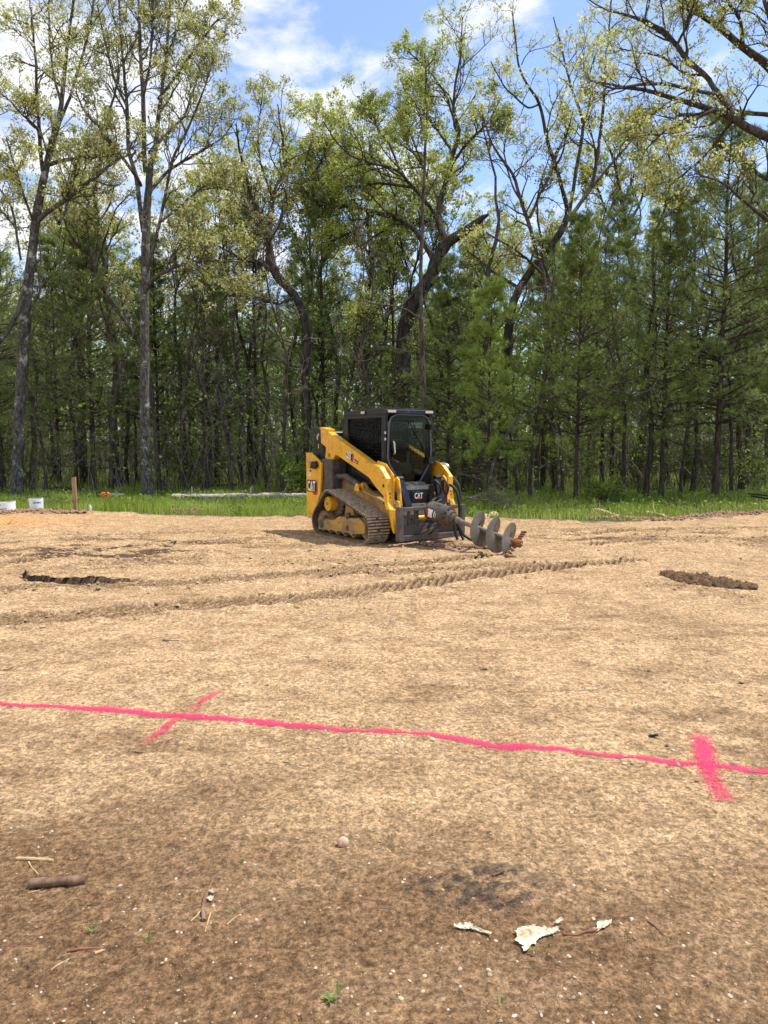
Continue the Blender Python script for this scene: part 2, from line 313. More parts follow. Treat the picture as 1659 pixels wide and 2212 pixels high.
# ------------------------------------------------------------------ painted marks
def paint_mat():
    m, n, l, p = newmat('pink_spray_paint')
    u = n.new('ShaderNodeUVMap'); s = n.new('ShaderNodeSeparateXYZ'); l.new(u.outputs[0], s.inputs[0])
    t = n.new('ShaderNodeTexCoord')
    nz = n.new('ShaderNodeTexNoise'); nz.inputs['Scale'].default_value = 130; nz.inputs['Detail'].default_value = 3; l.new(t.outputs['Object'], nz.inputs['Vector'])
    n2 = n.new('ShaderNodeTexNoise'); n2.inputs['Scale'].default_value = 5; n2.inputs['Detail'].default_value = 4; l.new(t.outputs['Object'], n2.inputs['Vector'])
    def math_(op, a, b=None, c=None):
        q = n.new('ShaderNodeMath'); q.operation = op
        for i, vv in enumerate((a, b, c)):
            if vv is None: continue
            if isinstance(vv, (int, float)): q.inputs[i].default_value = vv
            else: l.new(vv, q.inputs[i])
        return q.outputs[0]
    # v = coverage at this point of the stroke (1 in its core, 0 at the edge of the overspray)
    cov = math_('ADD', s.outputs['Y'], math_('MULTIPLY_ADD', n2.outputs[0], .35, -.175))
    al = math_('ADD', cov, math_('MULTIPLY_ADD', nz.outputs[0], 2.2, -1.60))
    q = n.new('ShaderNodeMapRange'); q.inputs['From Min'].default_value = 0; q.inputs['From Max'].default_value = .40; l.new(al, q.inputs[0])
    a2 = math_('MULTIPLY', q.outputs[0], .93)
    cr = n.new('ShaderNodeMix'); cr.data_type = 'RGBA'; cr.inputs[6].default_value = (.80, .07, .16, 1); cr.inputs[7].default_value = (.95, .012, .11, 1)
    l.new(math_('MULTIPLY', nz.outputs[0], 1.2), cr.inputs[0]); l.new(cr.outputs[2], p.inputs['Base Color']); p.inputs['Roughness'].default_value = .7
    tr = n.new('ShaderNodeBsdfTransparent'); mx = n.new('ShaderNodeMixShader'); l.new(a2, mx.inputs[0]); l.new(tr.outputs[0], mx.inputs[1]); l.new(p.outputs[0], mx.inputs[2])
    l.new(mx.outputs[0], n['Material Output'].inputs[0])
    bp = n.new('ShaderNodeBump'); bp.inputs['Distance'].default_value = .012; l.new(nz.outputs[0], bp.inputs['Height']); l.new(bp.outputs[0], p.inputs['Normal'])
    return m
M['paint'] = paint_mat()
def stroke(name, label, pts, hw, soft, peaks, lift=.004):
    """pts in ground metres; hw half width of core, soft extra overspray; peaks: coverage along"""
    P = np.array(pts); sl = np.r_[0, np.cumsum(np.hypot(*(P[1:]-P[:-1]).T))]
    n_ = max(8, int(sl[-1]/.012)); s = np.linspace(0, sl[-1], n_)
    cx, cyy = np.interp(s, sl, P[:, 0]), np.interp(s, sl, P[:, 1])
    tx, ty = np.gradient(cx), np.gradient(cyy); ln = np.hypot(tx, ty); nx_, ny_ = -ty/ln, tx/ln
    pk = np.interp(s/sl[-1], np.linspace(0, 1, len(peaks)), peaks)
    cx = cx+.004*fbm(s*2, s*0, 3, len(name)); cyy = cyy+.004*fbm(s*2, s*0+5, 3, len(name))
    W = hw+soft; k = 15; off = np.linspace(-W, W, k)
    XX = cx[:, None]+nx_[:, None]*off; YY = cyy[:, None]+ny_[:, None]*off
    ZZ = gh(XX, YY)+lift
    cov = np.where(np.abs(off) < hw, 1, np.clip(1-(np.abs(off)-hw)/soft, 0, 1)**1.3*.8)[None, :]*pk[:, None]
    uv = np.stack([np.repeat(s[:, None], k, 1), cov], -1).reshape(-1, 2)
    I = np.arange(n_*k).reshape(n_, k); F_ = np.stack([I[:-1, :-1], I[1:, :-1], I[1:, 1:], I[:-1, 1:]], -1).reshape(-1, 4)
    return tag(link(name, mesh_np(name, np.stack([XX, YY, ZZ], -1).reshape(-1, 3), [F_], M['paint'], True, uv=uv)), label, 'painted line')
stroke('painted_line', 'long hot pink spray paint line running across the whole sandy lot', V2((-160, 1506), (0, 1518), (130, 1527), (390, 1545), (630, 1563), (830, 1582), (930, 1588), (1030, 1602), (1330, 1633), (1500, 1650), (1659, 1662), (1850, 1679)), .016, .060, (.95, 1, 1, .95, 1, 1, .97, 1, .95, 1, 1))
stroke('painted_tick', 'faint slanting pink cross stroke on the left part of the pink line', V2((478, 1490), (430, 1520), (415, 1531), (390, 1545), (345, 1582), (296, 1614)), .020, .045, (.5, .72, .45, .74, .68, .40), .006)
stroke('painted_tick', 'wide blotchy pink cross stroke near the right end of the pink line', V2((1508, 1583), (1520, 1610), (1522, 1640), (1545, 1690), (1568, 1738)), .035, .09, (.6, .92, .95, .75, .7, .6), .006)
for q, lab in (((1100, 1588), 'small faint red paint fleck just above the middle of the pink line'),):
    stroke('paint_fleck', lab, V2((q[0]-22, q[1]), (q[0]+22, q[1]-1)), .006, .012, (.5, .8, .5), .006)

# ------------------------------------------------------------------ trees
def tubes(P, Rd, s):
    """P (B,n,3), Rd (B,n) -> verts, quads"""
    B, n, _ = P.shape
    T = np.gradient(P, axis=1); T /= np.linalg.norm(T, axis=2, keepdims=True)+1e-9
    tm = T.mean(1); ref = np.where(np.abs(tm[:, 2:3]) < .8, np.array([[0, 0, 1.]]), np.array([[1., 0, 0]]))
    u0 = np.cross(tm, ref)
    u = u0[:, None]-(u0[:, None]*T).sum(2, keepdims=True)*T; u /= np.linalg.norm(u, axis=2, keepdims=True)+1e-9
    v = np.cross(T, u); a = np.arange(s)*2*math.pi/s
    Vv = P[:, :, None]+Rd[:, :, None, None]*(u[:, :, None]*np.cos(a)[:, None]+v[:, :, None]*np.sin(a)[:, None])
    I = np.arange(B*n*s).reshape(B, n, s); J = np.roll(I, -1, 2)
    Fq = np.stack([I[:, :-1], J[:, :-1], J[:, 1:], I[:, 1:]], -1).reshape(-1, 4)
    return Vv.reshape(-1, 3), Fq
class Acc:
    def __init__(s): s.V = []; s.F = []; s.A = []; s.n = 0
    def add(s, V, F, a=None):
        s.V.append(V); s.F.append(F+s.n); s.n += len(V); s.A.append(np.full(len(V), .5) if a is None else a)
    def mesh(s, name, mat, smooth=True):
        by = {}
        for f in s.F: by.setdefault(f.shape[1], []).append(f)
        return mesh_np(name, np.concatenate(s.V), [np.concatenate(v) for v in by.values()], mat, smooth, {'tone': np.concatenate(s.A)})
def norm(v): return v/(np.linalg.norm(v, axis=-1, keepdims=True)+1e-9)
def grow(S, D, Ln, n, jit, up, rg, gnarl=0):
    """random-walk branches: start (B,3), dir, length (B,)"""
    B = len(S); P = np.zeros((B, n, 3)); P[:, 0] = S; d = norm(D); st = (Ln/(n-1))[:, None]
    for i in range(1, n):
        d = norm(d+rg.normal(0, jit, (B, 3))+np.array([0, 0, up]))
        P[:, i] = P[:, i-1]+d*st
    return P
def spawn(P, Rd, k, rg, t0=.25, t1=1., ang=(.5, 1.1), lr=(.35, .6), Lp=None, flat=0, rr=.55, minr=.003, keep_up=0):
    """k children per parent: start, direction, length, radius"""
    B, n, _ = P.shape
    t = rg.uniform(t0, t1, (B, k))**.85; f = t*(n-1); i = np.minimum(f.astype(int), n-2); fr = (f-i)[..., None]
    b = np.arange(B)[:, None]
    S = P[b, i]*(1-fr)+P[b, i+1]*fr; T = norm(P[b, i+1]-P[b, i]); r = Rd[b, i]*(1-fr[..., 0])+Rd[b, i+1]*fr[..., 0]
    q = rg.normal(0, 1, (B, k, 3)); q[..., 2] *= (1-flat); q = norm(q-(q*T).sum(-1, keepdims=True)*T)
    a = rg.uniform(*ang, (B, k, 1)); D = T*np.cos(a)+q*np.sin(a); D[..., 2] += keep_up
    L0 = (np.linalg.norm(P[:, 1:]-P[:, :-1], axis=2).sum(1) if Lp is None else Lp)[:, None]
    Ln = L0*rg.uniform(*lr, (B, k))*(1.15-.55*t)
    return S.reshape(-1, 3), norm(D).reshape(-1, 3), Ln.ravel(), np.maximum(r*rr, minr).ravel()
def taper(r0, n, e=.35): return r0[:, None]*np.linspace(1, e, n)[None]
def leaves(S, rg, k=6, size=.05, spread=.05, droop=.5, wid=.42):
    """k small leaves round each point, as folded rhombs"""
    C = np.repeat(S, k, 0); n = len(C)
    C = C+rg.normal(0, spread, (n, 3)); d = rg.normal(0, 1, (n, 3)); d[:, 2] -= droop; d = norm(d)
    q = norm(np.cross(d, rg.normal(0, 1, (n, 3)))); l = size*rg.uniform(.6, 1.35, (n, 1))*np.repeat(rg.uniform(.55, 1.5, (len(S), 1)), k, 0)
    V = np.stack([C, C+d*l*.5+q*l*wid, C+d*l, C+d*l*.5-q*l*wid], 1).reshape(-1, 3)
    F = np.arange(n*4).reshape(n, 4)
    tone = np.repeat(np.clip(np.repeat(rg.normal(.5, .2, len(S)), k)+rg.normal(0, .16, n), 0, 1), 4)
    return V, F, tone
def resample(pts, wid, n, rg, wob=.0):
    pts = np.array(pts, float); s = np.r_[0, np.cumsum(np.linalg.norm(pts[1:]-pts[:-1], axis=1))]
    t = np.linspace(0, s[-1], n); P = np.stack([np.interp(t, s, pts[:, i]) for i in range(3)], 1)
    # soften corners
    for _ in range(2): P[1:-1] = .25*P[:-2]+.5*P[1:-1]+.25*P[2:]
    if wob: P[1:] += np.cumsum(rg.normal(0, wob, (n-1, 3)), 0)*np.linspace(.3, 1, n-1)[:, None]
    return P, np.interp(t, s, wid)
def crown_from(limbs, rg, wood, twigs, leaf, dens=1., leaf_size=.055, k=6, sub=(5, 5, 4), lr1=(.28, .5), droop=.5, t0=.2, up=.05, max1=2.6, spread=.05, ang=(.5, 1.15), keep=.72):
    """limbs: list of (P (n,3), r (n,)); adds sub-branches, twigs and leaves"""
    P = np.stack([resample(p, r, 12, rg)[0] for p, r in limbs]); Rr = np.stack([resample(p, r, 12, rg)[1] for p, r in limbs])
    Ls = np.linalg.norm(P[:, 1:]-P[:, :-1], axis=2).sum(1)
    S, D, Ln, r = spawn(P, Rr, max(1, int(sub[0]*dens)), rg, t0, 1., ang, lr1, np.minimum(Ls, max1/lr1[1]), keep_up=.15)
    P1 = grow(S, D, Ln, 8, .24, up, rg); R1 = taper(np.minimum(r, .012+Ln*.012), 8, .3); a, b = tubes(P1, R1, 5); wood.add(a, b)
    S, D, Ln, r = spawn(P1, R1, sub[1], rg, .2, 1., (.4, 1.1), (.35, .6), keep_up=.1)
    P2 = grow(S, D, Ln, 6, .28, up, rg); R2 = taper(np.minimum(r*1.2, .007+Ln*.011), 6, .4); a, b = tubes(P2, R2, 4); twigs.add(a, b)
    S, D, Ln, r = spawn(P2, R2, sub[2], rg, .25, 1., (.4, 1.1), (.35, .6), keep_up=.05)
    P3 = grow(S, D, np.maximum(Ln, .12), 4, .3, up*.5, rg); R3 = taper(np.full(len(S), .0058), 4, .5); a, b = tubes(P3, R3, 3); twigs.add(a, b)
    tips = np.concatenate([P3[:, -1], P2[:, -1], P1[:, -1]]); tips = tips[rg.random(len(tips)) < keep]
    if leaf is not None:
        leaf.add(*leaves(tips, rg, k, leaf_size, spread, droop))
    return P1
def finish_tree(root, wood, twigs, leaf, wm, lm, tm='twig'):
    link('trunk', wood.mesh('trunk', M[wm]), root)
    if twigs is not None and twigs.n: link('branches', twigs.mesh('branches', M[tm]), root)
    if leaf is not None and leaf.n: link('crown', leaf.mesh('crown', M[lm], False), root)
def flare(P, r, base_r):
    return r+base_r*.55*np.exp(-(P[:, 2]-P[0, 2])/.22)
def hero(name, label, cat, limbs, Yd, seed, wm='oak_bark', lm='oak_leaf', bare=(), group=None, zs=.0, **kw):
    """limbs: lists of (vx, vy, width_px, extra depth); the first one starts at the ground"""
    rg = np.random.default_rng(seed); wood, tw, lf = Acc(), Acc(), (None if lm is None else Acc())
    g = at(limbs[0][0][0], limbs[0][0][1], Yd); base = np.array([g[0], Yd, gz(g[0], Yd)-.05]); out_l = []
    for li, lim in enumerate(limbs):
        pts = [at(a, b, Yd+c) for a, b, wd, c in lim]; rad = [wd*.5*.4629/FPX*(Yd+c) for a, b, wd, c in lim]
        if li == 0: pts[0] = base.copy()
        pts = [p-base for p in pts]
        n = max(8, int(len(pts)*5)); P, rr = resample(pts, rad, n, rg, .008)
        if li == 0: rr = flare(P, rr, rad[0]*.75)
        P[:, 0] += .03*fbm(P[:, 2]*1.5, P[:, 2]*0+li, 3, seed); a, b = tubes(P[None], rr[None], 14 if rr[0] > .08 else 8)
        # knobbly bark outline
        a = a+(rr.repeat(14 if rr[0] > .08 else 8)[:, None]*.10)*rg.normal(0, 1, a.shape)*.35
        wood.add(a, b)
        if li not in bare: out_l.append((P[int(n*(kw.get('clear', .55) if li == 0 else 0)):], rr[int(n*(kw.get('clear', .55) if li == 0 else 0)):]))
    kw.pop('clear', None)
    if out_l: crown_from(out_l, rg, wood, tw, lf, **kw)
    root = thing(name, label, cat, tuple(base), 0, group); finish_tree(root, wood, tw, lf, wm, lm)
    return root

# --- two tall oaks at the left edge
hero('oak_tree', 'tall pale barked oak leaning right at the far left edge behind the white tubes', 'tree', [
    [(37, 1077, 25, 0), (39, 980, 22, 0), (44, 850, 21, 0), (52, 700, 20, 0), (64, 580, 19, .1), (76, 489, 18, .1), (85, 430, 16, .1), (99, 364, 14, .2), (109, 314, 13, .2), (126, 274, 11, .2), (131, 231, 9, .3), (138, 165, 8, .3), (146, 83, 6, .4), (160, -10, 5, .4), (175, -120, 3, .4)],
    [(79, 480, 11, .1), (105, 455, 10, -.2), (139, 433, 9, -.5), (176, 402, 8, -.8), (212, 374, 7, -1.1), (251, 342, 5, -1.4), (290, 330, 3, -1.6)],
    [(103, 357, 9, .2), (125, 348, 8, .5), (149, 344, 7, .8), (212, 337, 5, 1.2), (245, 333, 3, 1.4)],
    [(93, 370, 9, .2), (89, 347, 8, .1), (79, 225, 7, -.2), (75, 130, 5, -.3), (66, 20, 4, -.4)],
    [(88, 345, 6, .1), (81, 281, 6, -.3), (60, 262, 5, -.6), (43, 245, 4, -.8), (18, 218, 3, -1.), (-10, 200, 3, -1.2)],
    [(62, 560, 10, .1), (55, 610, 11, -.2), (45, 660, 11, -.3), (22, 700, 10, -.4), (-8, 745, 8, -.5)],
    [(126, 270, 7, .2), (150, 215, 6, .6), (175, 140, 5, .9), (200, 60, 4, 1.1), (215, -40, 3, 1.2)],
    [(133, 225, 6, .3), (112, 150, 5, .5), (105, 70, 4, .6), (100, -30, 3, .6)],
    [(128, 480, 7, -.4), (142, 455, 6, .2), (150, 400, 6, .5), (168, 340, 5, .9), (205, 290, 4, 1.2), (230, 275, 3, 1.3)],
    [(45, 560, 5, 0), (30, 470, 5, .5), (20, 440, 4, .8), (-10, 400, 3, 1.)],
    [(76, 489, 6, .1), (52, 430, 5, -.5), (30, 360, 4, -.9), (12, 300, 3, -1.2)],
    ], 20.6, 11, 'pale_bark', 'oak_leaf', bare=(5,), dens=2.58, sub=(5, 6, 4), k=8, leaf_size=.050, clear=.45, max1=2.3)
hero('oak_tree', 'tall straight oak with lichen spotted trunk standing left of the white fallen log', 'tree', [
    [(318, 1077, 24, 0), (314, 980, 21, 0), (311, 850, 20, 0), (311, 700, 19, 0), (311, 600, 18, 0), (312, 520, 17, 0), (314, 440, 16, 0), (317, 370, 14, 0), (322, 340, 11, .1), (331, 331, 10, .2), (334, 281, 9, .3), (341, 215, 8, .4), (350, 165, 7, .4), (357, 99, 6, .5), (362, 0, 5, .6), (368, -110, 3, .6)],
    [(314, 372, 10, 0), (311, 331, 10, -.1), (309, 215, 9, -.3), (304, 165, 8, -.4), (298, 99, 7, -.5), (296, 0, 5, -.6), (290, -110, 3, -.6)],
    [(309, 500, 11, 0), (304, 463, 10, .3), (294, 380, 9, .6), (276, 331, 8, .8), (274, 231, 7, .9), (261, 99, 5, 1.), (256, -10, 4, 1.), (250, -110, 3, 1.)],
    [(316, 590, 9, 0), (324, 562, 8, -.2), (345, 480, 7, -.5), (360, 387, 6, -.7), (370, 340, 6, -.9), (397, 290, 5, -1.1), (432, 200, 4, -1.3), (455, 130, 3, -1.4)],
    [(320, 425, 8, 0), (331, 405, 7, .4), (364, 370, 6, .9), (430, 331, 5, 1.3), (483, 298, 3, 1.6), (510, 260, 2, 1.7)],
    [(324, 330, 8, .1), (334, 317, 7, .3), (360, 291, 6, .8), (400, 255, 5, 1.3), (425, 190, 4, 1.6), (450, 90, 3, 1.8)],
    [(304, 400, 7, .1), (296, 385, 7, -.4), (258, 334, 6, -.9), (225, 291, 5, -1.3), (185, 251, 4, -1.6), (165, 200, 3, -1.8)],
    [(316, 622, 11, 0), (328, 606, 10, -.3), (348, 590, 8, -.7), (375, 575, 7, -1.1), (420, 560, 5, -1.5), (470, 556, 4, -1.9), (520, 560, 3, -2.2)],
    [(350, 165, 6, .4), (372, 110, 5, .8), (395, 40, 4, 1.1), (420, -40, 3, 1.3)],
    [(308, 215, 6, -.3), (325, 140, 5, -.8), (330, 60, 4, -1.1), (335, -40, 3, -1.3)],
    [(274, 231, 5, .9), (245, 170, 5, 1.3), (225, 90, 4, 1.6), (205, 10, 3, 1.8)],
    [(341, 215, 6, .4), (385, 160, 5, .2), (430, 95, 4, 0), (470, 40, 3, -.1)],
    [(345, 480, 6, -.5), (395, 440, 5, -.9), (440, 400, 4, -1.3), (490, 375, 3, -1.6)],
    ], 20.7, 12, 'pale_bark', 'oak_leaf', dens=2.80, sub=(5, 6, 4), k=8, leaf_size=.050, clear=.6, max1=2.3)
hero('leaning_sapling', 'thin crooked leaning young oak crossing left behind the lichen spotted trunk', 'tree', [
    [(345, 1062, 9, 0), (330, 900, 9, 0), (318, 800, 9, 0), (301, 752, 9, 0), (288, 725, 9, 0), (274, 704, 8, 0), (248, 675, 8, 0), (230, 648, 8, 0), (215, 628, 7, 0), (202, 607, 7, 0), (196, 580, 7, 0), (192, 560, 6, 0), (180, 550, 6, 0), (165, 539, 5, 0), (140, 500, 4, 0), (120, 450, 3, 0)],
    [(202, 600, 4, 0), (225, 520, 4, -.3), (250, 450, 3, -.5), (290, 410, 2, -.6)],
    [(274, 700, 4, 0), (262, 640, 3, .3), (275, 590, 3, .5)]], 21.8, 13, 'dark_bark', 'oak_leaf', dens=1.12, sub=(5, 6, 4), k=7, leaf_size=.050, clear=.6, max1=1.4)
# --- twisted oak left of the machine, big broken oak behind it, slim pole
hero('oak_tree', 'dark twisted oak with crooked trunk rising left of the yellow machine', 'tree', [
    [(668, 1062, 20, 0), (664, 950, 18, 0), (662, 800, 18, 0), (666, 720, 18, 0), (655, 668, 18, 0), (630, 628, 18, 0), (603, 602, 18, 0), (592, 580, 17, 0), (586, 540, 15, 0), (582, 508, 14, 0), (575, 490, 10, -.1), (560, 468, 9, -.3), (545, 430, 8, -.5), (535, 385, 7, -.6), (520, 325, 5, -.8), (512, 270, 3, -.9)],
    [(582, 505, 9, 0), (584, 460, 8, .3), (586, 418, 7, .6), (600, 388, 6, .8), (615, 360, 5, .9), (606, 300, 5, 1.), (592, 225, 3, 1.)],
    [(584, 510, 10, 0), (603, 484, 8, .5), (612, 440, 7, .9), (640, 425, 6, 1.3), (656, 390, 5, 1.6), (690, 350, 4, 1.9), (700, 300, 3, 2.)],
    [(580, 500, 6, 0), (556, 505, 5, -.6), (530, 500, 4, -1.), (500, 470, 3, -1.4)],
    [(556, 460, 6, -.3), (520, 440, 5, .4), (490, 400, 4, .8), (462, 380, 3, 1.1)],
    [(600, 600, 8, 0), (570, 570, 7, .8), (520, 560, 6, 1.4), (470, 530, 4, 1.8)],
    [(586, 420, 5, .6), (560, 350, 4, 1.1), (555, 280, 3, 1.3), (560, 215, 2, 1.4)],
    [(640, 640, 6, 0), (600, 660, 5, -.8), (560, 640, 4, -1.3), (520, 650, 3, -1.7)],
    ], 23.2, 14, 'dark_bark', 'oak_leaf', dens=2.58, sub=(5, 6, 4), k=7, leaf_size=.050, clear=.58, max1=2.6)
hero('broken_oak', 'massive old oak behind the cab with a snapped off limb stub pointing right', 'tree', [
    [(872, 1060, 40, 0), (868, 900, 36, 0), (866, 780, 33, 0), (868, 715, 32, 0), (878, 668, 31, 0), (902, 628, 30, 0), (926, 598, 28, 0), (939, 560, 25, 0), (955, 532, 24, 0), (972, 517, 22, -.1), (988, 507, 20, -.2), (1018, 487, 16, -.4), (1036, 472, 12, -.5), (1047, 465, 4, -.6)],
    [(960, 535, 16, 0), (962, 514, 13, 0), (950, 492, 13, .1), (945, 471, 12, .2), (950, 431, 12, .2), (968, 378, 11, .2), (978, 328, 10, .2), (989, 286, 8, .2), (982, 260, 6, .3), (974, 233, 5, .3), (978, 180, 5, .3), (986, 120, 4, .3), (990, 40, 2, .3)],
    [(973, 360, 7, .2), (990, 335, 6, -.2), (1002, 319, 6, -.4), (1038, 286, 5, -.9), (1060, 262, 3, -1.1), (1085, 215, 2, -1.3)],
    [(938, 562, 16, 0), (928, 545, 13, .2), (899, 497, 11, .6), (878, 480, 10, .8), (859, 471, 9, 1.), (813, 457, 9, 1.3), (763, 444, 8, 1.5), (720, 440, 6, 1.7), (690, 430, 5, 1.8), (655, 434, 3, 1.9)],
    [(944, 470, 9, .2), (925, 440, 7, -.3), (892, 401, 7, -.7), (863, 365, 6, -1.), (835, 357, 6, -1.2), (807, 352, 5, -1.4), (763, 335, 4, -1.7), (734, 302, 3, -1.9), (710, 260, 2, -2.)],
    [(896, 405, 6, -.7), (860, 400, 6, -.4), (815, 395, 5, 0), (770, 405, 4, .4), (720, 395, 3, .7)],
    [(950, 432, 6, .2), (930, 400, 5, .5), (915, 360, 5, .8), (880, 310, 4, 1.1), (860, 240, 3, 1.3)],
    [(978, 328, 5, .2), (950, 290, 5, .6), (920, 240, 4, .9), (905, 180, 3, 1.1)],
    [(863, 365, 5, -1.), (840, 310, 4, -.8), (800, 260, 3, -.7), (770, 210, 2, -.6)],
    [(988, 286, 5, .2), (960, 200, 4, -.3), (925, 150, 3, -.5), (880, 110, 2, -.7)],
    [(813, 457, 5, 1.3), (780, 490, 5, .9), (740, 510, 4, .5), (710, 520, 3, .2)],
    [(900, 628, 7, 0), (868, 660, 6, -.7), (820, 690, 5, -1.3), (770, 700, 3, -1.8)],
    [(780, 455, 5, 1.4), (745, 400, 4, 1.9), (700, 360, 3, 2.2), (680, 310, 2, 2.4)],
    ], 24., 15, 'dark_bark', 'oak_leaf_green', bare=(0,), dens=3.36, sub=(5, 6, 5), k=8, leaf_size=.050, clear=.99, max1=2.7)
hero('slim_tree', 'slim straight tree with flaking bark rising just behind the cab roof', 'tree', [
    [(921, 1068, 12, 0), (919, 950, 11, 0), (916, 860, 10, 0), (911, 760, 9, 0), (906, 660, 8, 0), (906, 560, 8, 0), (908, 450, 7, 0), (912, 350, 6, 0), (916, 260, 5, 0), (914, 180, 4, 0), (912, 110, 3, 0)],
    [(907, 690, 4, 0), (880, 668, 4, -.3), (850, 660, 3, -.5), (810, 655, 3, -.8), (770, 648, 2, -1.)],
    [(908, 450, 4, 0), (930, 410, 3, .5), (950, 360, 2, .8)],
    [(912, 350, 4, 0), (890, 300, 3, -.5), (870, 240, 2, -.8)]], 19.8, 16, 'oak_bark', 'oak_leaf_green', bare=(1,), dens=1.79, sub=(5, 6, 4), k=7, leaf_size=.05, clear=.68, max1=1.5)
# --- fan shaped oaks right of centre
hero('fan_oak', 'dark stemmed oak fanning into several tall stems right of centre against blue sky', 'tree', [
    [(1085, 1050, 22, 0), (1086, 900, 20, 0), (1092, 750, 19, 0), (1104, 660, 17, 0), (1120, 622, 16, 0), (1160, 565, 15, 0), (1195, 528, 15, 0), (1220, 490, 14, 0), (1228, 464, 11, 0), (1212, 410, 8, -.1), (1199, 366, 8, -.2), (1178, 298, 7, -.4), (1165, 220, 6, -.5), (1138, 190, 5, -.7), (1120, 145, 4, -.8), (1111, 34, 2, -.9)],
    [(1226, 470, 10, 0), (1233, 440, 8, .1), (1246, 356, 7, .3), (1260, 271, 7, .4), (1250, 235, 6, .5), (1236, 203, 5, .6), (1219, 135, 4, .7), (1195, 40, 2, .8)],
    [(1259, 278, 5, .4), (1277, 217, 5, .2), (1271, 169, 4, 0), (1292, 100, 2, -.1)],
    [(1226, 475, 10, 0), (1245, 452, 8, .3), (1280, 400, 8, .7), (1294, 305, 7, 1.), (1304, 203, 6, 1.1), (1306, 102, 4, 1.2), (1317, 27, 3, 1.2), (1320, -40, 2, 1.2)],
    [(1278, 405, 6, .7), (1334, 339, 5, 1.2), (1378, 288, 3, 1.6), (1410, 250, 2, 1.9)],
    [(1199, 366, 5, -.2), (1215, 330, 4, -.7), (1228, 280, 3, -1.), (1240, 230, 2, -1.2)],
    [(1165, 225, 4, -.5), (1140, 235, 4, -.9), (1095, 190, 3, -1.2), (1065, 130, 2, -1.4)],
    [(1120, 622, 8, 0), (1070, 590, 6, .6), (1040, 560, 5, 1.), (1010, 540, 3, 1.4)],
    ], 23.4, 17, 'dark_bark', 'oak_leaf', dens=1.90, sub=(5, 5, 4), k=6, leaf_size=.050, clear=.6, max1=2.0)
hero('young_oak', 'grey young oak in front of the fan shaped oak with thin wandering limbs', 'tree', [
    [(1158, 1066, 11, 0), (1165, 900, 10, 0), (1180, 760, 9, 0), (1182, 660, 9, 0), (1173, 593, 8, 0), (1148, 491, 8, 0), (1131, 440, 7, 0), (1114, 373, 6, -.1), (1085, 340, 5, -.3), (1058, 296, 3, -.5), (1045, 240, 2, -.6)],
    [(1144, 470, 6, 0), (1170, 410, 5, .3), (1192, 373, 4, .6), (1205, 320, 3, .8)],
    [(1131, 440, 5, 0), (1108, 410, 4, .6), (1085, 330, 3, 1.), (1100, 250, 2, 1.3)],
    [(1173, 593, 6, 0), (1140, 560, 5, -.5), (1100, 530, 4, -1.), (1050, 500, 3, -1.4)],
    ], 22.3, 18, 'oak_bark', 'oak_leaf', dens=2.24, sub=(5, 5, 4), k=6, leaf_size=.050, clear=.55, max1=1.7)
